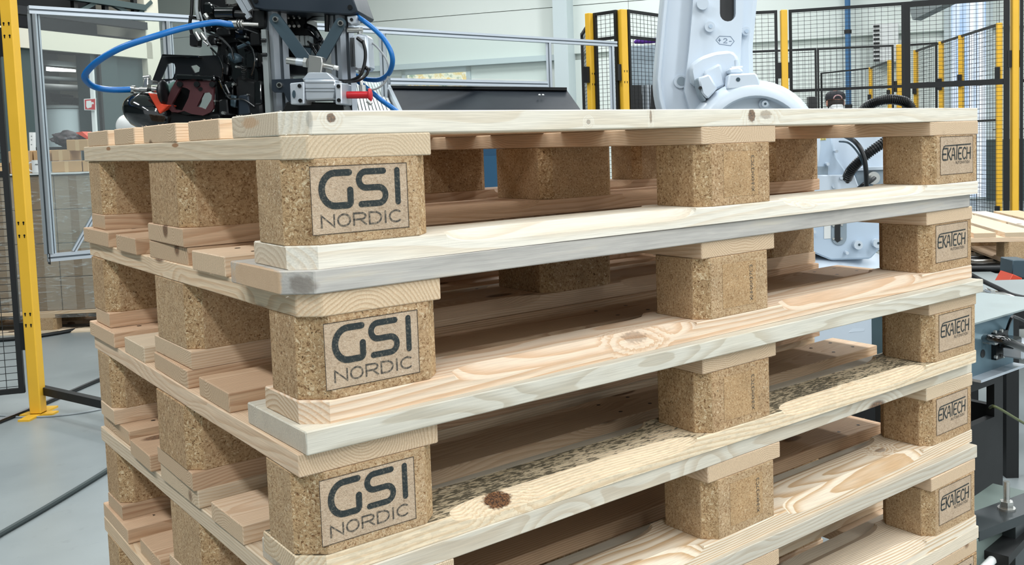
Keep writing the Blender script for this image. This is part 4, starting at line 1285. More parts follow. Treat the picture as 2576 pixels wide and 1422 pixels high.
# turret, seen through the pallet gaps
tur = RB.slab([(1760, 420), (1900, 330), (2090, 330), (2102, 392), (2162, 478), (2170, 500), (2240, 520), (2240, 600), (2190, 652), (2090, 655), (2030, 630), (1760, 640)], .0, .5, 'turret', ROBOT2, .006)
RB.slab([(2040, 330), (2260, 330), (2260, 470), (2040, 470)], .10, .16, 'rear_cover', ROBOT, .004)
RB.slab([(2040, 440), (2150, 440), (2172, 500), (2172, 540), (2040, 540)], -.02, .0, 'cover_step', ROBOT, .004)
RB.slab([(2052, 419), (2083, 419), (2083, 439), (2052, 439)], -.004, .0, 'recess', ROBOT_GREY)
for (u, v) in ((2105, 381), (2083, 413), (2117, 448), (2098, 470), (2050, 584), (2132, 637)): RB.knob(u, v, 4, -.03, .0, 'cover_screw', ROBOT, n=12)
RB.slab([(2152, 428), (2245, 424), (2245, 475), (2152, 478)], .02, .10, 'connector_box', ROBOT_GREY, .004); RB.slab([(2148, 423), (2248, 419), (2248, 426), (2148, 430)], .01, .10, 'connector_lid', ROBOT)
RB.knob(2198, 448, 16, .0, .03, 'socket_ring', STEEL, n=24); RB.knob(2199, 448, 9, -.02, .03, 'socket', STEEL)
RB.tube([(2200, 448, -.02), (2190, 456, -.04), (2172, 464, -.04), (2160, 474, -.02)], 5, 'cable', BLACK)
RB.slab([(2050, 341), (2078, 341), (2078, 352), (2063, 353), (2063, 372), (2050, 372)], -.003, .0, 'warning_label', paint('label_yellow', (236, 218, 130), .5))
mb = MB(); f_ = lambda u, v: RB.p(u, v, -.0035); ribbon(mb, [(2066, 351), (2071, 343), (2076, 351), (2066, 351)], 1.0, f_); ribbon(mb, [(2071, 346), (2071, 349)], .9, f_); ribbon(mb, [(2053, 343), (2058, 352), (2050, 352)], 1.0, f_)
mb.build('warning_mark', INK, RB.o)
# corrugated hose and cables
path = smooth_path([RB.p(*q) for q in ((2160, 290, .02), (2192, 262, -.04), (2240, 250, -.06), (2285, 262, -.05), (2292, 300, -.06), (2240, 346, -.08), (2182, 388, -.08), (2140, 430, -.04), (2125, 470, .02))], 44)
rr = [(13 if i % 4 in (1, 2) else 10.5) * k_ for i in range(len(path))]
MB().tube(path, rr, 14).build('corrugated_hose', BLACK, RB.o)
RB.tube([(2118, 338, -.03), (2150, 356, -.11), (2170, 385, -.13), (2178, 425, -.13), (2180, 475, -.1)], 6, 'cable', BLACK); RB.tube([(2112, 356, .0), (2135, 360, -.06), (2158, 384, -.115), (2172, 415, -.12)], 2.6, 'cable', SLATE)
# lower turret panel details
RB.slab(stadium((2111, 560), (2111, 598), 19), -.004, .0, 'window_rim', ROBOT_GREY); RB.slab([(2100, 552), (2114, 552), (2114, 606), (2107, 610), (2100, 604)], -.006, -.003, 'window_slot', BLACK)
for (u, v) in ((2097, 568), (2118, 566), (2097, 601), (2117, 601)): RB.knob(u, v, 3, -.008, -.003, 'rim_screw', STEEL, n=10)
for (u, v) in ((2160, 617), (2208, 613)): RB.knob(u, v, 11, -.03, .0, 'plug', ROBOT, n=24); RB.knob(u + 2, v - 1, 3, -.032, -.02, 'plug_hole', SLATE, n=10)
RB.slab([(2073, 567), (2090, 567), (2090, 600), (2073, 601)], -.002, .0, 'serial_label', WHITE)
# base
c = RB.p(2010, 700, .30); z = lambda v: RB.p(2010, v, .1).z
MB().lathe((c.x, c.y, 0), (0, 0, 1), [(.36, z(760)), (.36, z(700)), (.33, z(672)), (.28, z(650)), (.2, z(640))], 48).build('slew_ring', ROBOT, RB.o)
zb_ = z(870); MB().box((c.x - .42, c.y - .36, zb_), (c.x + .36, c.y + .36, z(756))).build('base_casting', ROBOT, RB.o, bevel=.03)
RB.slab([(2070, 800), (2160, 795), (2150, 830), (2080, 832)], -.03, .05, 'base_rib', ROBOT2, .01); RB.slab([(2165, 790), (2190, 790), (2180, 840), (2120, 845)], -.05, .05, 'base_rib', ROBOT, .01)
RB.slab([(2190, 800), (2260, 770), (2260, 900), (2215, 900)], -.06, .1, 'base_foot', ROBOT2, .012)
ped = MB().box((c.x - .38, c.y - .38, .02), (c.x + .38, c.y + .36, zb_)).build('pedestal', BLACK_MATT, RB.o, bevel=.006)
MB().box((c.x - .5, c.y - .5, 0), (c.x + .5, c.y + .46, .02)).build('pedestal_foot', BLACK_MATT, RB.o)

# ------------------------------------------------------------------ gripper tool with hoses behind the stack
GR = Rig('gripper_tool', 770, 150, 2.35, 'black and aluminium gripper tool with blue hoses behind the top pallet', 'gripper')
gk = GR.px


def upright(u, dd, v0, name='profile', w=.042):
    a = GR.p(u, v0, dd); mb = MB(); tslot(mb, (a.x, a.y, 0), (a.x, a.y, a.z), w); return mb.build(name, [ALU, ALU_DARK], GR.o, smooth=False)


upright(690, .03, 24); upright(858, .03, 36)
GR.slab([(612, -50), (640, 20), (664, 25), (884, 37), (900, 29), (872, -50)], -.02, .16, 'top_plate', NAVY, .003)
mb = MB()
for (u, v) in ((643, 2), (880, 18), (716, -20)): GR.knob(u, v, 6, -.024, -.02, '', BLACK, mb=mb)
split_islands(mb.build('plate_bolt', BLACK, GR.o))
for (a, b, r) in (((692, 48), (768, 152), 15), ((856, 58), (806, 148), 14)):
    GR.plate(stadium(a, b, r), [circ(a[0], a[1], 6, n=14)], -.012, -.004, 'link_bar', SLATE)
    GR.knob(a[0], a[1], 7, -.02, -.008, 'link_bolt', STEEL, n=20); GR.knob(a[0], a[1], 5, -.022, -.015, 'bolt_socket', BLACK, n=6)
GR.slab([(776, 138), (810, 143), (811, 160), (806, 196), (772, 188)], -.05, -.012, 'valve_block', STEEL, .002)
for (a, b, r, m_) in (((768, 158, -.03), (722, 152, -.03), 9, STEEL), ((746, 155, -.03), (770, 158, -.03), 9.6, ALU), ((811, 164, -.03), (840, 170, -.03), 8, STEEL), ((838, 169, -.03), (851, 172, -.03), 6, WHITE)):
    GR.rod(a, b, r, 'fitting', m_)
GR.rod((765, 157, -.03), (773, 158, -.03), 13, 'hex_nut', STEEL, 6); GR.rod((808, 163, -.03), (815, 164, -.03), 11, 'hex_nut', STEEL, 6)
GR.slab([(683, 200), (760, 197), (768, 215), (762, 240), (730, 262), (722, 250), (714, 233), (690, 233), (683, 226)], -.006, .0, 'clamp_bracket', NAVY, .001)
GR.knob(702, 214, 7, -.014, -.004, 'bracket_bolt', STEEL, n=20); GR.knob(702, 214, 5, -.016, -.01, 'bolt_socket', BLACK, n=6)
GR.slab([(760, 200), (775, 182), (822, 182), (842, 200)], -.06, .0, 'cylinder_shoulder', ALU, .002)
GR.slab([(764, 200), (843, 200), (844, 230), (840, 250), (768, 252)], -.09, .0, 'cylinder_body', ALU, .003)
mb = MB()
for v in (208, 222, 230): mb.bar(GR.p(767, v, -.0905), GR.p(842, v, -.0905), .002, .001)
split_islands(mb.build('body_groove', ALU_DARK, GR.o))
GR.slab([(729, 209), (764, 206), (765, 262), (731, 263)], -.10, -.005, 'end_block', ALU, .002); GR.slab([(843, 208), (859, 208), (860, 262), (844, 263)], -.10, -.005, 'end_block', ALU, .002)
mb = MB()
for (u, v) in ((753, 216), (755, 253), (851, 217), (852, 252)): GR.knob(u, v, 4.6, -.104, -.098, '', BLACK, mb=mb)
split_islands(mb.build('end_screw', BLACK, GR.o))
GR.slab(circ(739, 237, 4, 10), -.104, -.099, 'port', SLATE)
GR.slab([(720, 256), (860, 258), (872, 300), (700, 300)], -.04, .06, 'under_body', BLACK, .003)
rd_ = GR.rod((858, 239, -.05), (930, 239, -.05), 9, 'red_rod', RED, 24)
a = GR.p(931, 239, -.05); MB().ball(a, 6 * gk, 14 * gk, 17 * gk, 20, 12).build('red_flange', RED, GR.o)
GR.rod((924, 254, -.07), (934, 262, -.07), 5, 'flange_pin', STEEL)
# air cylinder
GR.slab([(879, 92), (896, 85), (924, 87), (926, 150), (929, 174), (902, 178), (884, 172)], -.02, .05, 'air_cylinder', ALU, .006)
mb = MB()
for u in (881, 884, 887, 890): mb.bar(GR.p(u, 95, -.021), GR.p(u + 3, 168, -.021), .0015, .002)
split_islands(mb.build('cylinder_rib', BLACK, GR.o))
GR.rod((905, 86, .01), (904, 70, .01), 6, 'clevis', STEEL); GR.rod((874, 76, .01), (912, 76, .01), 7, 'clevis_pin', STEEL)
GR.slab([(872, 40), (898, 38), (896, 58), (884, 62), (874, 56)], -.01, .03, 'profile_end', ALU, .002); GR.knob(884, 49, 4, -.014, -.008, 'profile_core', BLACK)
GR.rod((906, 176, .0), (912, 232, -.02), 4.5, 'cylinder_rod', STEEL); GR.rod((911, 215, -.02), (913, 232, -.02), 9, 'rod_end', STEEL)
for q in ((908, 98), (923, 168)): GR.rod((q[0] - 8, q[1] - 2, -.03), (q[0] + 5, q[1] + 8, -.04), 5, 'elbow', BLACK)
GR.tube([(913, 104, -.04), (919, 130, -.04), (917, 160, -.04), (906, 190, -.04), (880, 203, -.03), (850, 204, -.01)], 4, 'black_hose', BLACK)
GR.tube([(927, 172, -.05), (922, 188, -.05), (900, 203, -.05), (868, 206, -.03)], 3.4, 'black_hose', BLACK)
GR.tube([(893, 38, .02), (914, 52, .0), (940, 72, -.02), (967, 100, -.03), (984, 132, -.04), (987, 160, -.03), (977, 186, .0), (955, 200, .04), (925, 200, .08), (900, 192, .1), (876, 180, .12)], 6.3, 'blue_hose', BLUE_HOSE, 12)
GR.tube([(876, 182, .12), (900, 204, .1), (930, 228, .06), (962, 254, .03), (1000, 282, .0), (1030, 320, .0)], 6.3, 'blue_hose', BLUE_HOSE, 12)
GR.tube([(926, 100, .04), (952, 122, .02), (974, 154, .0), (978, 186, .0), (966, 210, .0), (945, 224, .0), (925, 224, .0)], 2.6, 'grey_hose', GREY_HOSE)
GR.tube([(772, 52, .08), (790, 42, .06), (812, 40, .05), (830, 44, .08)], 2.5, 'black_hose', BLACK)
MB().box((GR.p(770, 0).x - .05, .04, GR.p(770, -50).z), (GR.p(770, 0).x + .05, .14, 2.2)).build('mast', NAVY, GR.o, bevel=.004)
# black innards between the profiles
GR.slab([(712, 38), (770, 40), (772, 70), (800, 100), (820, 190), (714, 190)], .10, .2, 'inner_housing', BLACK, .004)
for k in range(3): GR.slab([(740 + 13 * k, 89), (751 + 13 * k, 89), (753 + 13 * k, 116), (741 + 13 * k, 116)], .06, .1, 'valve_cell', GREY_MID, .002)
GR.slab([(742, 118), (784, 120), (782, 140), (750, 138)], .05, .1, 'valve_base', SLATE, .002)
for k in range(3): GR.rod((722 + 12 * k, 56, .08), (728 + 12 * k, 66, .06), 4, 'plug', STEEL); GR.rod((718 + 14 * k, 32, .08), (726 + 14 * k, 46, .06), 2.5, 'wire', GREY_HOSE)
GR.tube([(770, 66, .05), (790, 75, .03), (803, 95, .03), (812, 112, .05)], 8, 'black_hose', BLACK_GLOSS); GR.rod((822, 20, .02), (823, 80, .03), 6, 'black_strut', BLACK); GR.tube([(775, 105, .05), (785, 112, .03), (798, 108, .04)], 3, 'black_hose', BLACK); GR.rod((781, 112, .05), (797, 138, .05), 4, 'black_strut', BLACK)
GR.slab([(432, 214), (482, 214), (486, 250), (470, 286), (428, 284)], .03, .09, 'dark_filler', BLACK, .004)
rq = random.Random(5)
for (u, v, w_, h_, dd, nm, mt) in ((520, 70, 26, 18, .03, 'relay', BLACK_GLOSS), (560, 78, 34, 22, .02, 'relay', BLACK), (604, 84, 30, 26, .02, 'terminal_block', BLACK_GLOSS), (640, 96, 26, 34, .02, 'terminal_block', BLACK), (530, 100, 20, 26, .03, 'relay', BLACK), (632, 150, 30, 40, .01, 'cover_panel', BLACK_GLOSS),
        (566, 176, 18, 30, .01, 'cover_panel', BLACK), (575, 226, 24, 44, .01, 'solenoid', BLACK_GLOSS), (560, 268, 22, 40, .0, 'solenoid', BLACK), (648, 232, 18, 60, -.005, 'side_fin', BLACK_GLOSS), (612, 262, 26, 50, -.005, 'side_fin', NAVY), (586, 256, 16, 30, .0, 'sensor', SLATE)):
    k = rq.uniform(-4, 4); GR.slab([(u - w_ / 2, v - h_ / 2 + k), (u + w_ / 2, v - h_ / 2), (u + w_ / 2 + k, v + h_ / 2), (u - w_ / 2, v + h_ / 2 + k)], dd, dd + .05, nm, mt, .003)
for pts, r in (([(500, 66, .0), (530, 84, -.01), (556, 96, -.01), (580, 120, .0), (588, 150, .0)], 3), ([(545, 50, .0), (570, 70, -.02), (610, 72, -.02), (648, 84, -.01)], 2.4), ([(600, 100, .0), (630, 118, -.015), (640, 150, -.015), (632, 190, -.01)], 3.2), ([(552, 200, .0), (566, 232, -.015), (580, 248, -.015), (612, 250, -.01), (640, 268, -.005)], 2.6), ([(530, 120, .0), (548, 140, -.01), (560, 170, -.01), (556, 205, .0)], 2.4)):
    GR.tube(pts, r, 'black_cable', BLACK_GLOSS)
for (u, v, r) in ((541, 98, 2.5), (548, 107, 2), (616, 92, 2.5), (594, 168, 3), (586, 212, 3.5), (540, 254, 2.5), (560, 284, 4), (622, 238, 2), (572, 240, 2.5), (520, 46, 4)): GR.knob(u, v, r, -.012, .01, 'small_screw', STEEL, n=10)
GR.rod((600, 120, .0), (626, 108, -.01), 5, 'air_elbow', SLATE); GR.rod((566, 214, -.01), (576, 236, -.01), 5, 'air_elbow', BLACK_GLOSS)
# grey side plate with bolts
GR.slab([(656, 74), (668, 74), (682, 300), (668, 300)], .0, .06, 'side_plate', GREY_MID, .001)
mb = MB()
for (u, v) in ((664, 102), (666, 138)): mb.cyl(GR.p(u - 6, v, -.01), GR.p(u + 5, v, -.01), 5 * gk)
split_islands(mb.build('side_bolt', BLACK, GR.o))
# black main castings
GR.slab([(500, -50), (494, 20), (490, 52), (515, 62), (540, 84), (546, 112), (540, 138), (536, 160), (534, 210), (538, 250), (530, 310), (672, 310), (664, 120), (662, -50)], .06, .30, 'main_casting', BLACK, .012)
GR.slab([(560, 110), (600, 100), (640, 120), (662, 180), (664, 250), (640, 262), (600, 240), (570, 200)], .02, .07, 'cover', BLACK_GLOSS, .016)
GR.slab([(566, 134), (596, 132), (606, 150), (594, 160), (580, 158)], .0, .03, 'grey_cover', SLATE, .008)
GR.slab([(590, 190), (655, 205), (662, 300), (596, 300)], .0, .05, 'lower_cover', BLACK, .008)
mb = MB()
for k in range(7): mb.tube(smooth_path([GR.p(606 + k * .6, 166 + k * 5, -.005), GR.p(614, 169 + k * 5, -.012), GR.p(621, 166 + k * 5, -.005)], 3), 1.4 * gk, 6)
split_islands(mb.build('bellows', BLACK, GR.o))
GR.rod((545, 34, .0), (590, 34, .0), 16, 'motor', BLACK_GLOSS, 28); GR.rod((582, 34, .0), (587, 34, .0), 13, 'motor_face', SLATE, 24)
GR.rod((592, 36, .0), (622, 38, .0), 10, 'motor_neck', BLACK, 20)
GR.slab([(508, 4), (530, 6), (542, 22), (538, 38), (508, 36)], .0, .06, 'sensor', BLACK_GLOSS, .006)
GR.slab([(563, -10), (602, -10), (600, 12), (584, 16), (566, 14)], .02, .06, 'silver_casting', STEEL, .005)
for (a, b) in (((590, -20), (628, 46)), ((606, -20), (632, 26))): MB().bar(GR.p(*a, -.005), GR.p(*b, -.005), .010, .012).build('slide_rail', ALU, GR.o)
GR.slab([(632, 22), (668, 24), (668, 70), (628, 70)], .01, .08, 'black_bracket', BLACK, .004)
# left cluster of tubes and fittings
GR.tube([(484, -30, .02), (482, 30, .02), (478, 60, .02), (486, 100, .03)], 4, 'black_hose', BLACK); GR.tube([(496, -30, .0), (494, 20, .0), (500, 50, .0)], 4, 'grey_hose', GREY_HOSE); GR.tube([(506, -30, .01), (503, 20, .02), (512, 56, .02)], 3.5, 'black_hose', BLACK)
GR.slab([(476, 84), (498, 86), (496, 118), (476, 116)], .0, .03, 'sensor_box', BLACK, .003); GR.slab([(474, 38), (490, 40), (488, 48), (474, 46)], .0, .03, 'tube_clip', BLACK, .002)
for (a, b, r) in (((492, 82, -.01), (502, 100, -.01), 5), ((506, 84, -.01), (518, 102, -.01), 5), ((512, 104, -.01), (524, 114, -.01), 4), ((515, 36, -.01), (522, 46, -.01), 6)): GR.rod(a, b, r, 'fitting', STEEL, 12)
GR.tube([(502, 30, -.01), (512, 60, -.01), (520, 100, -.01), (532, 120, .0), (540, 150, .04)], 2.2, 'grey_hose', GREY_HOSE); GR.tube([(520, 76, .0), (534, 88, -.01), (532, 104, .0)], 1.2, 'wire', BLACK)
# blue hose loop
GR.tube([(590, 62, -.03), (571, 60, -.04), (535, 57, -.06), (464, 70, -.1), (394, 90, -.14), (310, 118, -.16), (253, 149, -.15), (219, 180, -.12), (215, 200, -.1), (239, 219, -.06), (281, 226, -.03), (334, 225, .0)], 7.6, 'blue_hose', BLUE_HOSE, 14)
GR.rod((576, 60, -.03), (598, 60, -.03), 9.5, 'hose_clamp', STEEL, 20); GR.rod((598, 60, -.03), (650, 62, -.02), 5, 'fitting', STEEL, 14)
for u in (602, 608): GR.rod((u, 60, -.03), (u + 3, 60, -.03), 10, 'washer', STEEL, 20)
for (u0, u1, r) in ((331, 340, 10), (340, 352, 5), (352, 372, 6.5), (384, 396, 8)): GR.rod((u0, 225, .0), (u1, 226, .0), r, 'fitting', STEEL, 12)
GR.rod((372, 226, .0), (384, 226, .0), 4, 'fitting', BLACK, 10); GR.rod((362, 196, .02), (378, 194, .02), 6, 'wing_screw', STEEL); GR.slab([(362, 196), (372, 196), (372, 222), (358, 222)], .01, .03, 'fitting_body', STEEL, .002); GR.knob(378, 207, 6, -.01, .02, 'fitting', STEEL)
# lower left bracket plates
GR.plate([(408, 137), (500, 141), (562, 138), (562, 205), (446, 205), (436, 200), (392, 214), (378, 214), (384, 200)],
         [[(414, 176), (420, 162), (430, 158), (438, 160), (442, 170), (440, 184), (434, 198), (404, 199)], [(479, 166), (494, 163), (503, 170), (501, 180), (490, 184)]], .02, .026, 'black_plate', BLACK)
GR.slab([(407, 136), (500, 140), (500, 145), (408, 143)], .0, .03, 'plate_flange', BLACK_GLOSS, .001)
GR.slab([(440, 186), (540, 190), (540, 203), (442, 202)], -.02, .02, 'black_bar', BLACK_GLOSS, .003)
GR.plate([(443, 201), (538, 201), (537, 272), (530, 282), (510, 291), (482, 287), (463, 279), (448, 283), (432, 282), (416, 265), (430, 225)],
         [[(456, 219), (470, 222), (478, 228), (474, 246), (458, 278), (440, 276), (432, 262)], [(512, 234), (526, 232), (533, 240), (532, 250), (517, 275), (505, 270), (495, 268)]], -.012, -.004, 'maroon_plate', MAROON)
for u in (451, 494, 533): GR.knob(u, 212, 7, -.02, -.006, 'plate_bolt', BLACK, n=20)
GR.knob(504, 224, 5, -.014, -.008, 'plate_hole', BLACK)
GR.slab([(371, 233), (404, 242), (407, 262), (424, 264), (401, 287)], -.03, .02, 'orange_wedge', ORANGE, .002)
GR.rod((414, 231, .0), (444, 216, .02), 13, 'drum', TEAL, 24)
a = GR.p(411, 232, -.02); MB().ball(a, 9 * gk, .03, 31 * gk, 20, 12).build('black_disc', BLACK, GR.o)
a = GR.p(384, 284, .03); rot = Matrix.Rotation(math.radians(22), 3, 'Y')
MB().ball(a, 70 * gk, .075, 50 * gk, 36, 20, rot).build('suction_cup', BLACK_GLOSS, GR.o)
mb = MB(); ring = [a + rot @ Vector((68.6 * gk * .55 * math.cos(t_) - 68 * gk * .45, -.0, 0)) for t_ in (0,)]
pts = [a + rot @ Vector((-30 * gk, -.071 * math.cos(t_) * .93, 46 * gk * math.sin(t_))) for t_ in [math.pi * (k / 16 - .5) for k in range(17)]]
mb.tube(pts, .9 * gk, 6); mb.build('cup_arc', STEEL, GR.o)  # thin pale arc line across the cup
GR.slab([(420, 268), (470, 282), (560, 280), (560, 330), (400, 330)], .0, .1, 'lower_casting', BLACK, .01)
mb = MB(); a = GR.p(420, 300, .05); mb.bar((a.x, a.y, 0), (a.x, a.y, a.z), .05, .05); mb.build('stand_leg', BLACK, GR.o)
R0 = Rig('white_dome_lamp', 318, 318, 2.9, 'small white dome beyond the black suction cup', 'dome', base=False)
MB().ball(R0.p(320, 318), 26 * R0.px, None, 30 * R0.px, 24, 14).build('dome', WHITE, R0.o); q = R0.p(320, 330); MB().cyl((q.x, q.y, -R0.o.location.z), (q.x, q.y, q.z), .015).build('stem', GREY_MID, R0.o)

# ------------------------------------------------------------------ right side: pallet on a conveyor, switch box, stand
q = at(2529, 609, 4.4); ex = Vector((.706, .708, 0)).normalized(); ey = Vector((-ex.y, ex.x, 0)); zb2 = q.z - .101
ctr = Vector((q.x, q.y, 0)) - ey * (.4725 - .4) + ex * .6
plain_pallet((ctr.x, ctr.y, zb2), math.atan2(ex.y, ex.x), 'empty pallet lying on the black conveyor at the right photo edge')
cv = empty('roller_conveyor', (ctr.x, ctr.y, 0), math.atan2(ex.y, ex.x), 'black conveyor carrying the empty pallet at right', 'conveyor')
MB().box((-.62, -.36, zb2 - .16), (.62, -.30, zb2 - .035)).build('side_beam', BLACK_MATT, cv, bevel=.003); MB().box((-.62, .30, zb2 - .16), (.62, .36, zb2 - .035)).build('side_beam', BLACK_MATT, cv, bevel=.003)
for k in range(9): MB().cyl((-.56 + .14 * k, -.30, zb2 - .026), (-.56 + .14 * k, .30, zb2 - .026), .025, 14).build('roller', STEEL if k % 2 else BLACK, cv)
for x in (-.5, .5):
    for y in (-.33, .33): MB().box((x - .03, y - .03, 0), (x + .03, y + .03, zb2 - .16)).build('leg', BLACK_MATT, cv)
MB().box((-.66, -.2, zb2 - .3), (-.56, .25, zb2 - .05)).build('drive_motor', BLACK, cv, bevel=.02); MB().cyl((-.68, .1, zb2 - .18), (-.5, .1, zb2 - .18), .05).build('drive_pulley', GREY_MID, cv)
o = Rig('orange_guard', 2548, 712, 3.9, 'small orange wedge with a grey cover under the conveyor', 'guard', base=False)
o.slab([(2530, 722), (2548, 690), (2572, 700), (2566, 724)], 0, .12, 'wedge', ORANGE, .002); o.slab([(2548, 655), (2590, 655), (2590, 700), (2572, 700), (2546, 692)], .02, .14, 'cover', SLATE, .003); o.slab([(2540, 724), (2575, 722), (2575, 730), (2540, 731)], -.01, .1, 'yellow_foot', YELLOW); o.slab([(2500, 728), (2620, 726), (2620, 760), (2500, 762)], .0, .5, 'bench', GREY_MID)
o = Rig('clutter_table', 2490, 745, 3.1, 'pale bench with cables behind the steel switch box', 'table')
z_ = o.p(2500, 742).z; MB().box((.0, -.1, z_ - .03), (.55, .3, z_)).build('table_top', GREY_MID, o.o, bevel=.003)
for x in (.04, .51):
    for y in (-.06, .26): MB().box((x - .02, y - .02, 0), (x + .02, y + .02, z_ - .03)).build('leg', BLACK_MATT, o.o)
o2 = Rig('bench_cable', 2500, 700, 3.05, 'thick black cable drooping over the pale bench', 'cable', base=False); o2.tube([(2440, 690), (2470, 706), (2510, 725), (2545, 742), (2590, 752)], 6, 'cable', BLACK)
o2 = Rig('steel_clamp', 2500, 738, 3.0, 'steel clamp lying on the pale bench', 'clamp', base=False); o2.slab([(2474, 744), (2496, 736), (2540, 740), (2560, 748), (2480, 752)], 0, .06, 'clamp_body', STEEL, .003); o2.knob(2499, 737, 6, -.01, .04, 'clamp_knob', STEEL)

# steel switch box on a black stand
n0 = at(2452, 814, 2.2); z1 = n0.z; y0 = n0.y
zlo = at(2452, 951, 2.2).z
sb = empty('switch_box', (1.75, y0, 0), 0, 'galvanised steel switch box beside the pallet stack', 'box')
X0, X1 = -.05, at(2548, 790, 2.32).x - 1.75
MB().box((X0, 0, zlo), (X1, .26, z1)).build('box_body', paint('galvanised_blue', (96, 122, 134), .35, .55, .12), sb, bevel=.002)
MB().box((X0 - .01, -.008, z1), (X1 + .2, .30, z1 + .004)).build('box_lid', paint('galvanised', (150, 162, 162), .4, .3, .05), sb)
MB().box((X0, -.03, zlo - .004), (X1, 0, zlo + .002)).build('box_flange', ALU, sb)


def SBp(u, v, yy):
    r = RR * ((u - CX) / FPX) + RD * ((v - CY) / FPX) + RF; return CAM_C + r * ((y0 + yy - CAM_C.y) / r.y) - Vector((1.75, y0, 0))


c = SBp(2472, 890, 0); MB().cyl(c + Vector((0, -.001, 0)), c + Vector((0, .002, 0)), .010).build('knockout', BLACK, sb)
c = SBp(2476, 852, 0); MB().cyl(c, c + Vector((0, -.03, 0)), .012, 6).build('cable_gland', STEEL, sb)
a, b = SBp(2494, 905, 0), SBp(2524, 828, 0); MB().box((a.x, -.012, a.z), (b.x, 0, b.z)).build('connector_plate', BLACK, sb)
a, b = SBp(2498, 872, 0), SBp(2520, 840, 0); MB().box((a.x, -.05, a.z), (b.x, -.012, b.z)).build('connector_socket', BLACK_GLOSS, sb, bevel=.003)
a, b = SBp(2520, 898, -.02), SBp(2566, 848, -.02); MB().box((a.x, -.07, a.z), (b.x, -.02, b.z)).build('connector_hood', ALU, sb, bevel=.004)
mb = MB()
for (u, v) in ((2500, 835), (2516, 832), (2502, 898), (2520, 896)): c = SBp(u, v, -.012); mb.cyl(c, c + Vector((0, -.006, 0)), .004, 8)
split_islands(mb.build('connector_screw', STEEL, sb))
MB().tube(smooth_path([SBp(2478, 852, -.03), SBp(2496, 852, -.06), SBp(2530, 858, -.09), SBp(2565, 872, -.1), SBp(2610, 892, -.1)], 6), .009, 12).build('power_cable', BLACK_GLOSS, sb)
MB().tube(smooth_path([SBp(2530, 840, -.0), SBp(2545, 800, -.03), SBp(2560, 800, -.02), SBp(2590, 815, -.02)], 6), .004, 8).build('thin_cable', BLACK, sb)
# black stand
st = empty('black_stand', (1.75, y0, 0), 0, 'black steel stand with a window cutout under the switch box', 'stand')
xr = at(2548, 1000, 2.3).x - 1.75; xi = at(2530, 1000, 2.27).x - 1.75
zt_ = zlo - .006; zw1, zw0 = SBp(2500, 972, .0).z, SBp(2500, 1056, .0).z
MB().box((X0, .01, zw1), (xr, .03, zt_)).build('stand_plate', BLACK_MATT, st); MB().box((X0, .01, .03), (xr, .03, zw0)).build('stand_plate', BLACK_MATT, st); MB().box((xi, .01, zw0), (xr, .03, zw1)).build('stand_plate', BLACK_MATT, st)
MB().box((X0, .03, .03), (X0 + .02, .25, zt_)).build('stand_side', BLACK_MATT, st); MB().box((xr - .02, .03, .03), (xr, .25, zw0 + .02)).build('stand_side', BLACK_MATT, st)
MB().box((X0 - .05, -.05, 0), (xr + .05, .3, .03)).build('stand_foot', BLACK_MATT, st)
a = SBp(2494, 1024, .0); MB().tube(smooth_path([SBp(2490, 1026, .02), SBp(2498, 1022, -.01), SBp(2520, 1032, -.02), SBp(2560, 1056, -.02), SBp(2620, 1090, -.02)], 6), .0035, 8).build('green_wire', paint('olive_wire', (92, 100, 60), .5), st)
# leg base with threaded bolt in front of the stand
lf = empty('levelling_foot', (1.62, y0 - .16, 0), .1, 'dark steel frame with an upright threaded bolt by the stack', 'machine foot')
li = Matrix.LocRotScale(Vector((1.62, y0 - .16, 0)), Euler((0, 0, .1)), None).inverted()


def LF(u, v, d): return li @ at(u, v, d)


b0, b1 = LF(2532, 1272, 2.0), LF(2533, 1210, 2.0)
MB().cyl((b0.x, b0.y, b0.z - .05), (b0.x, b0.y, b1.z), .0065, 14).build('threaded_bolt', STEEL, lf); MB().cyl((b0.x, b0.y, b0.z - .004), (b0.x, b0.y, b0.z + .010), .014, 6).build('hex_nut', STEEL, lf); MB().cyl((b0.x, b0.y, b0.z - .008), (b0.x, b0.y, b0.z - .004), .018, 20).build('washer', STEEL, lf)
STEELD = paint('dark_steel', (64, 70, 72), .35, .5, .2)
MB().bar((b0.x - .14, b0.y + .03, b0.z - .018), (b0.x + .2, b0.y - .05, b0.z - .018), .07, .02).build('arm_plate', STEELD, lf)
MB().bar((b0.x - .12, b0.y - .02, b0.z - .065), (b0.x + .2, b0.y + .0, b0.z - .06), .06, .018).build('arm_plate', BLACK_MATT, lf)
gs = LF(2500, 1360, 1.95); MB().box((gs.x - .1, gs.y, gs.z - .035), (gs.x + .24, gs.y + .1, gs.z + .03)).build('square_tube', paint('green_grey_steel', (124, 138, 132), .45, .4, .1), lf, bevel=.004)
MB().box((b0.x - .03, b0.y - .03, 0), (b0.x + .03, b0.y + .03, b0.z - .02)).build('foot_column', STEELD, lf); MB().cyl((b0.x, b0.y, 0), (b0.x, b0.y, .015), .06, 24).build('foot_pad', BLACK, lf)
wp = LF(2500, 1416, 1.9); MB().cyl((wp.x - .1, wp.y, wp.z), (wp.x + .25, wp.y + .02, wp.z + .004), .009).build('white_conduit', WHITE, lf)
lb_ = at(2448, 1010, 1.9)
# ------------------------------------------------------------------ person in a cap behind the fence
PR = Rig('person', 2106, 260, 9.3, 'person in a dark cap and dark jacket seen from behind the mesh', 'person')
hz = PR.p(2106, 228).z; cx_ = PR.p(2107, 250).x
me = bpy.data.meshes.new('body'); J_ = []; E_ = []; Rr = []


def jn(p, r, par=None):
    J_.append(p); Rr.append(r)
    if par is not None: E_.append((par, len(J_) - 1))
    return len(J_) - 1


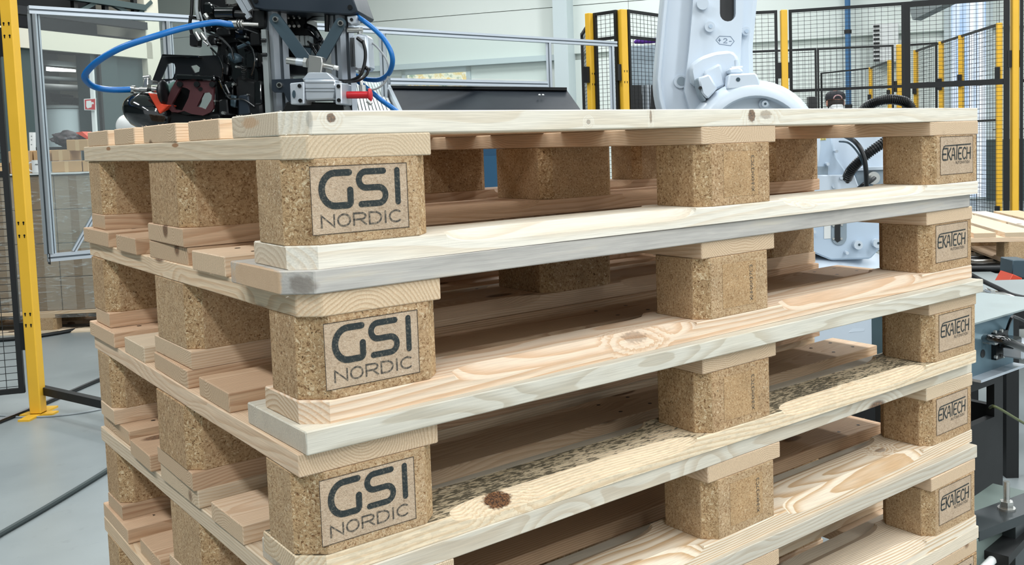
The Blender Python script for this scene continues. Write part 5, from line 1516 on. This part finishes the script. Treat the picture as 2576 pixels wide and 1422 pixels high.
H_ = hz; X_ = cx_
pel = jn((X_, 0, H_ * .52), .15); wst = jn((X_, 0, H_ * .62), .135, pel); chs = jn((X_, .02, H_ * .75), .16, wst); nk = jn((X_, .05, H_ - .19), .062, chs); hd0 = jn((X_, .07, H_ - .12), .065, nk)
for s in (-1, 1):
    sh_ = jn((X_ + s * .17, .02, H_ * .83), .065, chs); el = jn((X_ + s * .23, .05, H_ * .63), .045, sh_); wr_ = jn((X_ + s * .2, .2, H_ * .56), .032, el); pm = jn((X_ + s * .18, .27, H_ * .555), .028, wr_)
    for k in range(4): a = jn((X_ + s * .18 + (k - 1.5) * .018, .32, H_ * .553), .009, pm); jn((X_ + s * .18 + (k - 1.5) * .018, .35 - .004 * abs(k - 1), H_ * .545), .008, a)
    a = jn((X_ + s * .15, .28, H_ * .55), .010, pm); jn((X_ + s * .135, .31, H_ * .545), .009, a)
    hp = jn((X_ + s * .09, 0, H_ * .48), .10, pel); kn = jn((X_ + s * .1, .02, H_ * .27), .065, hp); an = jn((X_ + s * .1, -.01, H_ * .055), .042, kn); jn((X_ + s * .11, .13, .035), .04, an)
me.from_pydata(J_, E_, [])
o = bpy.data.objects.new('body', me); COL.objects.link(o); o.parent = PR.o
sk = o.modifiers.new('skin', 'SKIN'); sk.use_smooth_shade = True
for i, r in enumerate(Rr): me.skin_vertices[0].data[i].radius = (r, r)
me.skin_vertices[0].data[0].use_root = True
o.modifiers.new('sub', 'SUBSURF').levels = 2
o.modifiers['sub'].render_levels = 2
t = NT('dark_workwear'); v_ = t.obj(); zz = t.xyz(v_)[2]
sk_m = t.math('MULTIPLY', t.step(zz, H_ - .16, H_ - .155), 1.0)
t.fin(t.mix(sk_m, lin(34, 42, 60), lin(206, 150, 130)), .75); me.materials.append(t.m)
SKIN = paint('skin', (208, 152, 132), .55, 0, .05)
hc = Vector((X_, .09, H_ - .11))
mb = MB(); mb.ball(hc, .077, .096, .118, 24, 16); mb.ball(hc + Vector((0, .05, -.07)), .05, .05, .05, 16, 10)
mb.ball(hc + Vector((-.08, .0, -.01)), .012, .022, .033, 10, 8); mb.ball(hc + Vector((.08, .0, -.01)), .012, .022, .033, 10, 8); mb.ball(hc + Vector((0, .1, -.02)), .014, .022, .026, 10, 8)
mb.build('head', SKIN, PR.o)
mb = MB(); mb.ball(hc + Vector((0, -.004, -.012)), .081, .098, .09, 24, 14); mb.build('hair', paint('dark_hair', (44, 34, 28), .7), PR.o)
mb = MB(); prof = []
mb.lathe(hc + Vector((0, 0, .028)), (0, 0, 1), [(.099, 0), (.100, .025), (.094, .05), (.076, .07), (.045, .082), (.001, .086)], 28)
mb.prism([hc + Vector(q) for q in ((-.075, .08, .02), (.075, .08, .02), (.06, .17, .01), (.03, .195, .005), (-.03, .195, .005), (-.06, .17, .01))], (0, 0, .008)); mb.build('cap', paint('black_cap', (22, 24, 30), .7), PR.o)
mb = MB(); mb.tube([hc + Vector((.04 * math.cos(a), -.099 + .004, .03 + .035 * math.sin(a))) for a in [math.pi * k / 10 for k in range(11)]], .006, 6); mb.build('cap_strap', paint('pale_strap', (190, 150, 150), .7), PR.o)
mb = MB(); mb.lathe(Vector((X_, .05, H_ - .165)), (0, 0, 1), [(.07, -.03), (.07, 0), (.062, .03), (.056, .03), (.055, -.02)], 24); mb.build('collar', WHITE, PR.o)
o = Rig('dark_monitor', 2045, 258, 10.1, 'small dark box on a stand near the person', 'box'); o.slab([(2034, 243), (2055, 243), (2055, 272), (2034, 272)], 0, .1, 'box_body', BLACK, .004); a = o.p(2044, 272, .05); MB().cyl((a.x, a.y, 0), (a.x, a.y, a.z), .02).build('stand', BLACK, o.o); MB().cyl((a.x, a.y, 0), (a.x, a.y, .02), .12).build('stand_base', BLACK, o.o)
